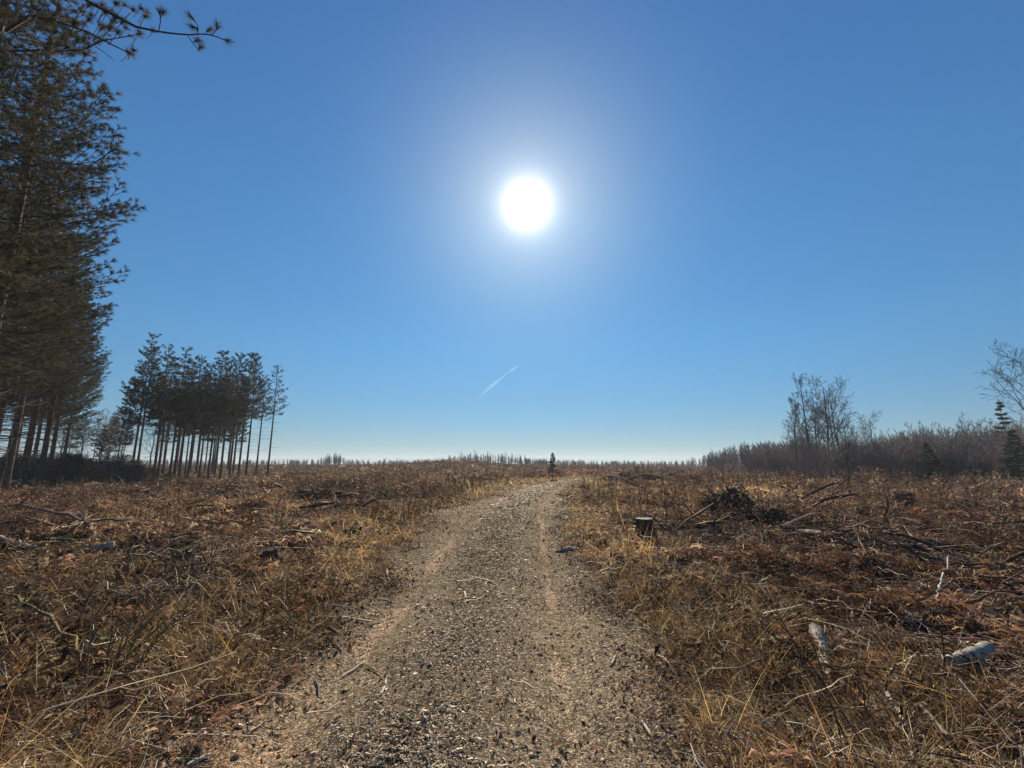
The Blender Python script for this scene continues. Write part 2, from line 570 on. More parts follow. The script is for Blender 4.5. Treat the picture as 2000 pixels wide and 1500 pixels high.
    C = C * (1 + 0.22 * trk[..., None] - 0.34 * (road * np.exp(-(D / 0.42) ** 2))[..., None])
    # dark damp leaf mould in the middle of the nearest stretch
    dk = np.exp(-((D - 0.05) / 0.35) ** 2) * (1 - sstep(3.5, 6.0, Y)) * 0.15
    C = C * (1 - 0.5 * dk[..., None])
    far = sstep(30, 90, RR)[..., None]
    farc = np.array([0.075, 0.050, 0.038]) * (0.6 + 0.8 * fbm(X * 0.13, Y * 0.13, 4, 81)[..., None])
    C = C + (farc - C) * far * (1 - road[..., None])
    rv = ((road > 0.5) & (RR < 75) & (Y > -20)).reshape(-1)
    onroad = rv[F].sum(1) >= 3
    for nm, sel, lb in (('track', onroad, 'two-rut gravel track running up over the clearing and bending away'), ('ground', ~onroad, None)):
        Fs = F[sel]
        idx, inv = np.unique(Fs, return_inverse=True)
        o = mesh_obj(nm, V[idx], [inv.reshape(-1, 4)], track_mat() if lb else m, C.reshape(-1, 3)[idx], smooth=True)
        if lb:
            tag(o, lb, kind='structure')
    tag(o, 'cleared ground of rust brown brush and litter with a gravel track through it', kind='structure')
    return o


build_ground()


# ------------------------------------------------------------------ scatter
def scatter(n, r0, r1, amax=62, power=0.0):
    u = rng.random(n)
    r = r0 * (r1 / r0) ** u
    a = np.radians(rng.uniform(-amax, amax, n))
    x, y = r * np.sin(a), r * np.cos(a)
    return x, y, r, road_off(x, y)


def keep(mask, *arrs):
    return [q[mask] for q in arrs]


def palette(n, cols, weights, jit=0.25):
    cols = np.array(cols, float)
    w = np.array(weights, float); w /= w.sum()
    c = cols[rng.choice(len(cols), n, p=w)]
    return np.clip(c * (1 + jit * rng.normal(size=(n, 1))) * (1 + 0.06 * rng.normal(size=(n, 3))), 0.005, 0.9)


def tone(x, y, lo=0.5, hi=1.35):
    """patches of darker and paler plants"""
    a = sstep(0.36, 0.62, fbm(x * 0.33 + 20, y * 0.33 - 6, 4, 171, 0.6))
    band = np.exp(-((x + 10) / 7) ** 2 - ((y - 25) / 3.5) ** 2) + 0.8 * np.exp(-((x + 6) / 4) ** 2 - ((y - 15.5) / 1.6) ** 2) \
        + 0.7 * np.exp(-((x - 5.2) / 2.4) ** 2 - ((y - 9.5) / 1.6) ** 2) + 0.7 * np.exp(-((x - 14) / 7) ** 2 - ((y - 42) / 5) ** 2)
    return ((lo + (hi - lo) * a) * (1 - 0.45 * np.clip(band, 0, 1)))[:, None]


def surf(x, y, d):
    return np.stack([x, y, height(x, y, d)], -1)


def curved(root, dirv, L, bend, k=4):
    """paths that start along dirv and sag by bend (negative: arch down)"""
    t = np.linspace(0, 1, k)[None, :, None]
    p = root[:, None, :] + dirv[:, None, :] * L[:, None, None] * t
    p = p + np.array([0, 0, 1.0])[None, None, :] * (bend * L)[:, None, None] * t * t
    return p


def stuff(name, label, parts, mat):
    V, F, C = join(parts)
    o = mesh_obj(name, V, F, mat, C)
    return tag(o, label, kind='stuff')


GOLD = [(0.66, 0.42, 0.16), (0.52, 0.30, 0.105), (0.66, 0.50, 0.25), (0.25, 0.165, 0.07), (0.36, 0.19, 0.075)]
RUST = [(0.27, 0.155, 0.09), (0.175, 0.10, 0.066), (0.40, 0.26, 0.155), (0.085, 0.05, 0.038), (0.60, 0.45, 0.29)]


def build_grass():
    x, y, r, d = scatter(620000, 1.5, 75)
    road, grass, brush, clear, n1, n2 = zones(x, y, d)
    clump = fbm(x * 3.5, y * 3.5, 2, 91)
    p = (grass * 1.0 + brush * 0.30 + road * (0.03 + (0.25 + 0.55 * sstep(4, 9, y)) * np.exp(-((d - 0.05) / 0.36) ** 2) * sstep(0.42, 0.56, n1) + 0.10 * sstep(0.9, 1.5, np.abs(d)))) * (0.25 + 1.5 * sstep(0.42, 0.6, clump))
    k = rng.random(len(x)) < p
    x, y, r, d, grass, clear, brush, road, n2 = keep(k, x, y, r, d, grass, clear, brush, road, n2)
    n = len(x)
    root = surf(x, y, d)
    gs = (np.maximum(r, 6) / 6) ** 0.35
    L = rng.gamma(4, 0.036, n) * (0.7 + 0.7 * grass) * gs
    L *= np.where(clear > 0.3, 0.7, 1.0) * np.where(road > 0.5, 0.35, 1.0)
    tall = rng.random(n) < 0.10
    L = np.where(tall, L * 1.7, L)
    az = rng.uniform(0, 2 * np.pi, n)
    lean = rng.uniform(0.4, 2.3, n)
    dv = unit(np.stack([np.cos(az) * lean, np.sin(az) * lean, np.full(n, 0.85)], -1))
    P = curved(root - [0, 0, 0.01], dv, L, -rng.uniform(0.25, 0.8, n) * (lean / 2.0), 4)
    wd = np.stack([-np.sin(az), np.cos(az), np.zeros(n)], -1) + 0.5 * rng.normal(size=(n, 3))
    width = rng.uniform(0.0025, 0.0055, n) * (np.maximum(r, 3) / 3) ** 0.75
    c = palette(n, GOLD, [3, 3, 2, 2, 2])
    rusty = (rng.random(n) < 0.25 + 0.45 * brush)[:, None]
    c = np.where(rusty, palette(n, RUST, [3, 3, 3, 2, 1]) * tone(x, y), c * tone(x, y, 0.75, 1.25))
    stuff('dry_grass', 'tangled golden dry grass along the track and across the clearing', [ribbons(P, wd, width, c)], M['grass'])


def build_bracken():
    x, y, r, d = scatter(90000, 1.5, 95)
    road, grass, brush, clear, n1, n2 = zones(x, y, d)
    clump = fbm(x * 1.3, y * 1.3, 3, 101)
    p = brush * (0.15 + 1.3 * sstep(0.42, 0.6, clump)) + grass * 0.10
    k = rng.random(len(x)) < p
    x, y, r, d, n2 = keep(k, x, y, r, d, n2)
    n = len(x)
    root = surf(x, y, d)
    gs = (np.maximum(r, 8) / 8) ** 0.4
    L = rng.uniform(0.10, 0.42, n) * gs * np.clip(r / 5.5, 0.42, 1) * (0.6 + 0.9 * sstep(0.45, 0.65, fbm(x * 1.3, y * 1.3, 3, 101)))
    az = rng.uniform(0, 2 * np.pi, n)
    el = rng.uniform(0.05, 0.9, n)
    dv = np.stack([np.cos(az) * np.cos(el), np.sin(az) * np.cos(el), np.sin(el)], -1)
    K = 7
    bend = -rng.uniform(0.15, 0.75, n)
    P = curved(root + rng.uniform(0, 0.08, (n, 1)) * [0, 0, 1], dv, L, bend, K)
    c = np.clip(palette(n, RUST, [4, 4, 3, 3, 0.8]) * tone(x, y), 0, 0.8)
    c = c * np.where((x > 2.5)[:, None], [0.92, 0.86, 0.84], [1.0, 1.0, 1.0])
    sd = np.stack([-np.sin(az), np.cos(az), np.zeros(n)], -1)
    parts = [ribbons(P, sd, 0.004 * (np.maximum(r, 3) / 3) ** 0.7, c * 1.25)]
    for i in range(1, K - 1):
        for s in (-1, 1):
            b = P[:, i]
            l = L * rng.uniform(0.16, 0.42, n) * (1 - i / K * 0.6)
            o = unit(sd * s + dv * rng.uniform(0.1, 0.9, (n, 1)) + rng.normal(size=(n, 3)) * [0.25, 0.25, 0.5])
            tip = b + o * l[:, None] + np.array([0, 0, -1]) * (l * rng.uniform(0, 0.6, n))[:, None]
            mid = b + o * (l * 0.5)[:, None]
            wv = unit(dv + 0.6 * rng.normal(size=(n, 3))) * (l * rng.uniform(0.07, 0.16, n))[:, None]
            V = np.stack([b, mid - wv, tip, mid + wv], 1).reshape(-1, 3)
            F = [np.arange(n * 4).reshape(-1, 4)]
            parts.append((V, F, np.repeat(c * rng.uniform(0.6, 1.4, (n, 1)), 4, axis=0)))
    stuff('dead_bracken', 'curled rust brown dead ferns covering the cut ground', parts, M['bracken'])


def build_leaves():
    x, y, r, d = scatter(380000, 1.5, 60)
    road, grass, brush, clear, n1, n2 = zones(x, y, d)
    k = rng.random(len(x)) < brush * 0.9 + grass * 0.35 + road * 0.05
    x, y, r, d, clear = keep(k, x, y, r, d, clear)
    n = len(x)
    c0 = surf(x, y, d) + np.abs(rng.normal(size=(n, 1))) * [0, 0, 0.025]
    s = rng.uniform(0.006, 0.022, n) * (np.maximum(r, 4) / 4) ** 0.6
    nr = rdir(n, 0.9, 1.0)
    u = unit(np.cross(nr, rdir(n))) ; v = np.cross(nr, u)
    asp = rng.uniform(0.35, 0.8, n)[:, None]
    s = s[:, None]
    curl = nr * s * rng.uniform(-0.2, 0.5, (n, 1))
    V = np.stack([c0 - u * s, c0 - v * s * asp + curl, c0 + u * s * 1.1, c0 + v * s * asp + curl], 1).reshape(-1, 3)
    a = np.arange(n)[:, None] * 4
    F = [np.concatenate([a + [0, 1, 2], a + [0, 2, 3]], 0)]
    c = palette(n, [(0.17, 0.095, 0.058), (0.09, 0.055, 0.04), (0.27, 0.18, 0.11), (0.45, 0.36, 0.26), (0.12, 0.065, 0.05)], [4, 4, 2, 1.3, 2]) * tone(x, y, 0.6, 1.4)
    stuff('fallen_leaves', 'brown curled leaf litter between the ferns and grass', [(V, F, np.repeat(c, 4, axis=0))], M['leaf'])


def build_gravel():
    x, y, r, d = scatter(620000, 1.7, 50, 50)
    road, grass, brush, clear, n1, n2 = zones(x, y, d)
    rut = np.clip(1.25 * np.exp(-((d - 0.84) / 0.10) ** 2) + np.exp(-((d + 0.88) / 0.16) ** 2), 0, 1.3) * (y < 10)
    mid = np.exp(-(d / 0.6) ** 2)
    fg = np.exp(-((d + 1.1) / 0.45) ** 2) * (y < 3.6)
    k = rng.random(len(x)) < np.clip(road * (0.6 + 0.4 * mid) * (1 - 0.76 * rut) * (1 - 0.6 * fg), 0, 1) + 0.12 * grass * (np.abs(d) < 3.4) + 0.10 * clear
    x, y, r, d, mid = keep(k, x, y, r, d, mid)
    n = len(x)
    s = rng.gamma(3, 0.0011, n) * (np.maximum(r, 3) / 3) ** 0.85
    s = np.clip(s, 0.002, 0.05)
    big = rng.random(n) < 0.003
    s = np.where(big & (r < 8), s * 2.6, s)
    c0 = surf(x, y, d) + s[:, None] * [0, 0, 0.05]
    # each stone: a squashed octahedron with random proportions
    base = np.array([(1, 0, 0), (0, 1, 0), (-1, 0, 0), (0, -1, 0), (0, 0, 0.75), (0, 0, -0.6)], float)
    a = rng.uniform(0, 2 * np.pi, n)
    sx = s * rng.uniform(0.8, 1.7, n); sy = s * rng.uniform(0.5, 1.0, n); sz = s * rng.uniform(0.18, 0.42, n)
    B = base[None] * (1 + 0.25 * rng.normal(size=(n, 6, 3)))
    px, py, pz = B[..., 0] * sx[:, None], B[..., 1] * sy[:, None], B[..., 2] * sz[:, None]
    pz = pz + px * rng.normal(size=(n, 1)) * 0.35
    ca, sa = np.cos(a)[:, None], np.sin(a)[:, None]
    V = np.stack([px * ca - py * sa, px * sa + py * ca, pz], -1) + c0[:, None, :]
    f = np.array([(0, 1, 4), (1, 2, 4), (2, 3, 4), (3, 0, 4)])
    F = (np.arange(n)[:, None, None] * 6 + f[None]).reshape(-1, 3)
    c = palette(n, [(0.26, 0.195, 0.125), (0.17, 0.125, 0.08), (0.38, 0.30, 0.205), (0.64, 0.54, 0.40), (0.30, 0.195, 0.12)], [5, 3, 5, 3.0, 2])
    stuff('gravel', 'grey brown gravel of the track with pale chips', [(V.reshape(-1, 3), [F], np.repeat(c, 6, axis=0))], M['stone'])


def build_chips():
    x, y, r, d = scatter(240000, 1.7, 40, 60)
    road, grass, brush, clear, n1, n2 = zones(x, y, d)
    patch = fbm(x * 1.7, y * 1.7, 2, 111)
    mid = np.exp(-((d - 0.05) / 0.55) ** 2)
    p = (road * (0.12 + 0.6 * mid) * (1 - np.exp(-((np.abs(d) - 0.86) / 0.2) ** 2)) + 0.25 * grass * (np.abs(d) < 3.3) + 0.28 * clear + 0.10 * brush) * (0.2 + 1.6 * sstep(0.4, 0.65, patch))
    k = rng.random(len(x)) < p
    x, y, r, d = keep(k, x, y, r, d)
    n = len(x)
    L = rng.gamma(2.0, 0.0068, n) * (np.maximum(r, 4) / 4) ** 0.6 + 0.006
    az = rng.uniform(0, 2 * np.pi, n)
    dv = unit(np.stack([np.cos(az), np.sin(az), rng.normal(size=n) * 0.22], -1))
    root = surf(x, y, d) + [0, 0, 0.010]
    P = root[:, None, :] + dv[:, None, :] * (L[:, None] * np.linspace(-0.5, 0.5, 3)[None])[..., None]
    P[:, 1, 2] += 0.12 * L * rng.normal(size=n)
    rad = np.clip(L * rng.uniform(0.07, 0.2, n), 0.0012, 0.012)[:, None] * np.array([0.55, 1.0, 0.5])[None]
    c = palette(n, [(0.62, 0.52, 0.38), (0.42, 0.33, 0.22), (0.20, 0.15, 0.10), (0.74, 0.67, 0.55), (0.34, 0.28, 0.22)], [4, 4, 2, 1.6, 2])
    stuff('wood_chips', 'pale splinters and wood chips strewn on the track', [tubes(P, rad, 3, c)], M['twig'])


def build_twigs():
    x, y, r, d = scatter(90000, 1.7, 80)
    road, grass, brush, clear, n1, n2 = zones(x, y, d)
    rightside = (x > 0) * 0.5
    pt = fbm(x * 0.8, y * 0.8, 2, 121)
    k = rng.random(len(x)) < (brush * (0.5 + rightside) + grass * 0.18 + road * 0.012) * (0.3 + 1.2 * sstep(0.35, 0.6, pt))
    x, y, r, d = keep(k, x, y, r, d)
    n = len(x)
    L = rng.gamma(2.4, 0.11, n) * (np.maximum(r, 7) / 7) ** 0.3
    az = rng.uniform(0, 2 * np.pi, n)
    el = rng.normal(size=n) * 0.22 + 0.1
    dv = np.stack([np.cos(az) * np.cos(el), np.sin(az) * np.cos(el), np.sin(el)], -1)
    root = surf(x, y, d) + np.abs(rng.normal(size=(n, 1))) * [0, 0, 0.05]
    P = curved(root, dv, L, -0.25 * np.abs(rng.normal(size=n)) - 0.1, 5)
    P = P + rng.normal(size=P.shape) * (L * 0.035)[:, None, None]
    rad = (rng.uniform(0.0016, 0.0050, n) * (0.7 + L) * (np.maximum(r, 4) / 4) ** 0.55)[:, None] * np.linspace(1, 0.45, 5)[None]
    c = palette(n, [(0.42, 0.34, 0.25), (0.60, 0.49, 0.36), (0.20, 0.14, 0.105), (0.09, 0.065, 0.055), (0.32, 0.21, 0.14)], [5, 6, 3, 3, 3])
    stuff('twig_litter', 'thin pale and brown twigs strewn over the brush', [tubes(P, rad, 3, c)], M['twig'])


def build_weeds():
    x, y, r, d = scatter(30000, 3.0, 150)
    road, grass, brush, clear, n1, n2 = zones(x, y, d)
    pt = fbm(x * 0.45 + 4, y * 0.45, 3, 131)
    far = sstep(6, 14, r)
    k = rng.random(len(x)) < (brush + 0.35 * grass) * (0.12 + 0.9 * far) * (0.1 + 1.3 * sstep(0.45, 0.62, pt)) * (np.abs(d) > 2.0)
    x, y, r, d = keep(k, x, y, r, d)
    n = len(x)
    L = np.minimum(rng.gamma(6, 0.075, n), 0.75) * (1 + 0.35 * ((x > 8) & (y > 12)))
    az = rng.uniform(0, 2 * np.pi, n)
    ln = rng.gamma(2, 0.12, n)
    dv = unit(np.stack([np.cos(az) * ln, np.sin(az) * ln, np.ones(n)], -1))
    root = surf(x, y, d) - [0, 0, 0.02]
    P = curved(root, dv, L, -0.12 * rng.random(n), 5)
    P = P + rng.normal(size=P.shape) * (L * 0.012)[:, None, None]
    w = (0.0022 * (np.maximum(r, 4) / 4) ** 0.7)
    c = palette(n, [(0.17, 0.105, 0.075), (0.11, 0.07, 0.055), (0.34, 0.25, 0.15), (0.21, 0.12, 0.08)], [4, 3, 2, 3])
    parts = [tubes(P, w[:, None] * np.linspace(1, 0.5, 5)[None], 3, c)]
    for i in (2, 3, 4):
        for s in range(3):
            o = unit(rdir(n, 0.5) + dv * 0.8)
            l = L * rng.uniform(0.07, 0.26, n)
            Q = curved(P[:, i], o, l, -0.2 * rng.random(n), 3)
            parts.append(tubes(Q, (w * 0.6)[:, None] * np.array([1, 0.8, 0.5])[None], 3, c))
            # seed heads and shrivelled leaves
            e = Q[:, -1]
            q = rdir(n)
            l2 = np.clip(L * 0.035 * (r / 8) ** 0.4, 0.01, 0.09)[:, None]
            u2 = unit(np.cross(q, rdir(n))) * l2 * 0.6
            V = np.stack([e, e + q * l2 - u2, e + q * l2 * 2, e + q * l2 + u2], 1).reshape(-1, 3)
            parts.append((V, [np.arange(n * 4).reshape(-1, 4)], np.repeat(c * rng.uniform(0.8, 1.9, (n, 1)), 4, axis=0)))
    stuff('weed_stalks', 'upright dead weed stalks standing over the brush', parts, M['stalk'])


def build_slash():
    x, y, r, d = scatter(60000, 2.2, 110)
    road, grass, brush, clear, n1, n2 = zones(x, y, d)
    pt = fbm(x * 0.42 + 14, y * 0.42 + 3, 3, 151)
    hot = np.exp(-((x - 7.5) / 5.0) ** 4 - ((y - 10) / 6.5) ** 4) * 0.13 + np.exp(-((x + 9) / 7) ** 2 - ((y - 24) / 5) ** 2) * 0.16 + np.exp(-((x - 22) / 14) ** 2 - ((y - 58) / 9) ** 2) * 0.2
    k = rng.random(len(x)) < brush * (0.12 + 2.0 * sstep(0.50 - hot, 0.62 - hot, pt)) * (np.abs(d) > 2.1) * 0.5
    x, y, r, d = keep(k, x, y, r, d)
    n = len(x)
    L = np.clip(rng.gamma(2.2, 0.15, n), 0.1, 0.95) * np.clip(r / 8, 0.4, 1.3)
    az = rng.uniform(0, 2 * np.pi, n)
    el = rng.normal(size=n) * 0.28 + 0.12
    dv = np.stack([np.cos(az) * np.cos(el), np.sin(az) * np.cos(el), np.sin(el)], -1)
    root = surf(x, y, d) + rng.gamma(1.5, 0.05, (n, 1)) * [0, 0, 1]
    P = curved(root, dv, L, -0.12 * np.abs(rng.normal(size=n)), 4)
    P = P + rng.normal(size=P.shape) * (L * 0.03)[:, None, None]
    rad = (rng.gamma(2.5, 0.0032, n) * (0.5 + L) * np.clip(r / 8, 0.55, 1.6))[:, None] * np.array([0.8, 1, 0.85, 0.4])[None]
    c = palette(n, [(0.10, 0.07, 0.055), (0.055, 0.04, 0.034), (0.24, 0.17, 0.12), (0.48, 0.38, 0.28), (0.16, 0.09, 0.06)], [5, 4, 3, 1.6, 3])
    stuff('slash_debris', 'dark broken logging slash heaped in patches over the clear cut', [tubes(P, rad, 4, c)], M['twig'])


build_slash(); build_grass(); build_bracken(); build_leaves(); build_gravel(); build_chips(); build_twigs(); build_weeds()


# ------------------------------------------------------------------ trees
def tufts(pos, dirs, n_need, length, width, twig=0.09, cols=None, r=rng):
    """needle bundles at pos pointing along dirs"""
    m = len(pos)
    D = np.repeat(unit(dirs), n_need, axis=0)
    B = np.repeat(pos, n_need, axis=0) - D * (r.random((m * n_need, 1)) * twig)
    side = unit(np.cross(D, r.normal(size=D.shape)))
    sp = r.uniform(0.25, 1.25, (m * n_need, 1))
    nd = unit(D + side * sp)
    l = length * r.uniform(0.75, 1.15, (m * n_need, 1))
    tip = B + nd * l + np.array([0, 0, -0.02])
    wv = unit(np.cross(nd, r.normal(size=nd.shape))) * width * 0.5
    V = np.stack([B - wv, B + wv, tip], 1).reshape(-1, 3)
    F = [np.arange(m * n_need * 3).reshape(-1, 3)]
    c = cols[r.choice(len(cols), m)] * r.uniform(0.6, 1.4, (m, 1))
    C = np.repeat(c, n_need * 3, axis=0)
    return V, F, C


PINE_COL = np.array([(0.060, 0.066, 0.032), (0.050, 0.052, 0.030), (0.095, 0.085, 0.040), (0.125, 0.090, 0.052), (0.08, 0.066, 0.042)])


def pine_parts(seed, H, cb, Rc, n_need, nl, nw, dead=True, dens=1.0, extra=None, asym=None, taper=0.75, deadp=0.45):
    r = np.random.default_rng(seed)
    K = 14
    t = np.linspace(0, 1, K)
    tp = np.stack([0.10 * np.sin(t * 3 + r.uniform(0, 6)) * t, 0.10 * np.cos(t * 2.4 + r.uniform(0, 6)) * t, t * H], -1)
    r0 = (0.0088 if H > 16 else 0.0062) * H + 0.02
    tr = r0 * (1 - t) ** 0.75 + 0.012
    tr[0] *= 1.25
    trunk = tubes(tp[None], tr[None], 8)
    P, Rr, tpos, tdir, alive = [], [], [], [], []
    z = cb * (0.45 if dead else 0.9)
    while z < H - 0.25:
        tt = (z - cb) / (H - cb)
        nb = r.integers(3, 6)
        a0 = r.uniform(0, 6.28)
        for b in range(nb):
            a = a0 + b * 6.283 / nb + r.uniform(-0.35, 0.35)
            is_dead = tt < 0
            prof = (min(1.0, 0.62 + 1.6 * max(tt, 0)) if tt < 0.25 else 1.0) * (1 - max(tt, 0)) ** taper
            L = Rc * max(prof, 0.08) * r.uniform(0.7, 1.15)
            if is_dead:
                if r.random() < deadp:
                    continue
                L = Rc * r.uniform(0.25, 0.8)
            if asym is not None and L > 0.3:
                L *= 1 + asym[1] * math.cos(a - asym[0])
            e0 = 0.05 + (0.9 if H > 16 else 0.7) * max(tt, 0) ** 1.3 + r.uniform(-0.12, 0.12)
            zz = z + r.uniform(-0.1, 0.1)
            ti = min(max(zz / H, 0), 1)
            st = np.array([np.interp(ti, t, tp[:, 0]), np.interp(ti, t, tp[:, 1]), zz])
            dv = np.array([math.cos(a) * math.cos(e0), math.sin(a) * math.cos(e0), math.sin(e0)])
            k = np.linspace(0, 1, 6)
            sag = -0.14 if not is_dead else -0.05
            path = st + dv * L * k[:, None]
            path[:, 2] += L * (sag * np.sin(k * 3.14) + (0.20 if not is_dead else 0.05) * k ** 3)
            path[1:] += r.normal(size=(5, 3)) * 0.02 * L
            br = max(0.008, 0.0085 * L + 0.004)
            P.append(path); Rr.append(br * np.linspace(1, 0.3, 6))
            side = np.array([-math.sin(a), math.cos(a), 0])
            if is_dead:
                for _ in range(2):
                    s = r.uniform(0.4, 0.9); i = int(s * 5)
                    q = path[i]
                    o = dv + side * r.uniform(-1, 1) + np.array([0, 0, r.uniform(-0.3, 0.4)])
                    l = L * 0.35
                    P.append(q + o * l * k[:, None]); Rr.append(br * 0.5 * np.linspace(1, 0.4, 6))
                continue
            tpos.append(path[-1]); tdir.append(path[-1] - path[-2])
            ns = max(2, int(L / 0.26 * dens))
            for j in range(ns):
                s = 0.28 + 0.72 * (j + r.random()) / ns
                i = min(int(s * 5), 4); fr = s * 5 - i
                q = path[i] * (1 - fr) + path[i + 1] * fr
                sg = 1 if j % 2 else -1
                o = dv * r.uniform(0.5, 1.0) + side * sg * r.uniform(0.4, 1.1) + np.array([0, 0, r.uniform(0.05, 0.6)])
                o /= np.linalg.norm(o)
                l = min(0.30 + 0.42 * L * (1 - s) + r.uniform(0, 0.25), 1.3)
                sp = q + o * l * k[:, None]
                sp[:, 2] += 0.18 * l * k ** 2
                P.append(sp); Rr.append(br * 0.42 * np.linspace(1, 0.45, 6))
                tpos.append(sp[-1]); tdir.append(sp[-1] - sp[-2])
                if l > 0.45:
                    for f in (0.55, 0.8):
                        for g in (-1, 1):
                            if r.random() < 0.75 * dens:
                                q2 = sp[int(f * 5)]
                                o2 = o + np.cross(o, [0, 0, 1]) * g * r.uniform(0.5, 1.1) + np.array([0, 0, r.uniform(0, 0.5)])
                                o2 /= np.linalg.norm(o2)
                                l3 = r.uniform(0.15, 0.35)
                                P.append(q2 + o2 * l3 * k[:, None]); Rr.append(br * 0.25 * np.linspace(1, 0.6, 6))
                                tpos.append(q2 + o2 * l3); tdir.append(o2)
        z += r.uniform(0.42, 0.72)
    tpos.append(tp[-1]); tdir.append(np.array([0, 0, 1.0]))
    if extra is not None:
        for path, rad, tfs in extra:
            P.append(path); Rr.append(rad)
            for a, b in tfs:
                tpos.append(a); tdir.append(b)
    limbs = tubes(np.array(P), np.maximum(np.array(Rr), 0.004 if n_need > 20 else 0.007), 4)
    crown = tufts(np.array(tpos), np.array(tdir), n_need, nl, nw, 0.10, PINE_COL, r)
    return trunk, limbs, crown


def make_tree(name, parts, mats, names):
    t = empty(name)
    for (V, F, C), m, n in zip(parts, mats, names):
        mesh_obj(n, V, F, m, C, t, smooth=(n == 'trunk'))
    return t


def pine(*a, **k):
    return make_tree('pine_tree', pine_parts(*a, **k), (M['bark'], M['branch'], M['needles']), ('trunk', 'branches', 'crown'))


protos = {}


HT = {}


def tree_h(key, maker):
    """height of a kind of tree as built"""
    if key not in protos:
        protos[key] = maker()
    if key not in HT:
        HT[key] = max(max(v[2] for v in ch.bound_box) for ch in protos[key].children)
    return HT[key]


used = set()


def stand(key, maker, loc, rz, s, label, cat, group=None, name=None):
    """first call uses the built tree, the next ones copy it with its parts"""
    if key not in protos:
        protos[key] = maker()
    t = copy_tree(protos[key]) if key in used else protos[key]
    used.add(key)
    t.location = loc
    t.rotation_euler = (0, 0, rz)
    t.scale = (s, s, s)
    for p in ('label', 'category', 'group'):
        if p in t: del t[p]
    tag(t, label, cat, group)
    return t


# --- the tall stand at the left edge
BIG = [dict(seed=201, H=18, cb=5.0, Rc=3.3, n_need=32, nl=0.17, nw=0.0115, dens=1.2, deadp=0.1),
       dict(seed=202, H=19, cb=5.4, Rc=3.5, n_need=32, nl=0.17, nw=0.0115, dens=1.2, deadp=0.1),
       dict(seed=203, H=17, cb=4.6, Rc=3.2, n_need=32, nl=0.17, nw=0.0115, dens=1.2, deadp=0.1)]


def pw(px, py, zc):
    """world point at a pixel and camera depth (used to bend the overhanging limb of the nearest pine)"""
    a, b = (px - 1000) / FPX, (750 - py) / FPX
    return np.array([a * zc, (CP - b * SP) * zc, CAMZ + (SP + b * CP) * zc])


def near_limbs(base):
    base = np.array(base)
    ex = []

    def limb(pts, zc0, zc1, r0, r1, tuft_end=True):
        n = len(pts)
        W = np.array([pw(px, py, zc0 + (zc1 - zc0) * i / (n - 1)) - base for i, (px, py) in enumerate(pts)])
        s = np.linspace(0, n - 1, 6 if n < 6 else 6)
        path = np.stack([np.interp(s, np.arange(n), W[:, c]) for c in range(3)], -1)
        tf = []
        if tuft_end:
            tf = [(path[-1], path[-1] - path[-2]), (path[-1] - (path[-1] - path[-2]) * 0.25, path[-1] - path[-2])]
        ex.append((path, np.linspace(r0, r1, 6), tf))
        return W
    limb([(20, -150), (90, -60), (155, -5), (215, 25), (265, 52)], 8.6, 8.0, 0.035, 0.024, False)
    limb([(265, 52), (300, 60), (340, 66), (372, 68)], 8.0, 7.9, 0.024, 0.016, False)
    limb([(372, 68), (395, 66), (415, 68), (432, 76), (448, 80)], 7.9, 7.8, 0.016, 0.008)
    limb([(386, 64), (388, 52), (378, 38), (370, 30)], 7.9, 7.8, 0.010, 0.006)
    limb([(386, 62), (382, 54), (376, 52)], 7.9, 7.9, 0.006, 0.005)
    limb([(400, 67), (406, 60), (412, 56)], 7.9, 7.9, 0.006, 0.005)
    limb([(415, 68), (423, 58), (425, 46)], 7.9, 7.8, 0.008, 0.006)
    limb([(366, 68), (378, 86), (388, 97), (392, 90)], 7.9, 7.9, 0.008, 0.006)
    limb([(376, 72), (384, 80), (388, 78)], 7.9, 7.9, 0.006, 0.005)
    limb([(310, 60), (314, 40), (312, 20)], 8.0, 7.9, 0.010, 0.006)
    limb([(312, 38), (318, 28), (320, 22)], 8.0, 7.9, 0.006, 0.005)
    limb([(12, 60), (60, 30), (110, 42), (170, 62), (220, 88), (262, 108)], 9.2, 8.2, 0.035, 0.008)
    limb([(12, 100), (80, 98), (120, 100), (160, 98), (200, 80), (275, 66)], 9.2, 8.0, 0.030, 0.008)
    limb([(110, 42), (150, 70), (190, 92), (222, 117)], 8.8, 8.4, 0.012, 0.005, False)
    limb([(100, 112), (125, 130), (148, 148)], 8.9, 8.7, 0.010, 0.004, False)
    limb([(95, 20), (120, 55), (150, 100), (174, 121)], 8.8, 8.6, 0.010, 0.004, False)
    rr = np.random.default_rng(5)
    for (px, py) in [(285, 30), (288, 22), (276, 14), (262, 96), (252, 100), (168, 104), (242, 40), (228, 30), (206, 24), (196, 46), (180, 28),
                     (160, 20), (150, 45), (133, 30), (140, 62), (120, 16), (112, 60), (246, 52), (218, 48), (262, 18), (200, 8), (176, 8), (228, 6),
                     (112, 84), (100, 74), (90, 92), (134, 88), (105, 100), (232, 62), (272, 62), (300, 58), (244, 8), (154, 76), (98, 40), (82, 20)]:
        j = rr.uniform(-5, 5, 4)
        for q in range(2 if px < 240 else 1):
            ox, oy = (0, 0) if q == 0 else rr.uniform(-16, 16, 2)
            limb([(px - 16 + j[0] + ox, py + 22 + j[1] + oy), (px - 7 + ox, py + 10 + j[2] + oy), (px + ox, py + oy)], 8.3, 8.0 + rr.uniform(0, 0.8), 0.007, 0.005)
    return ex


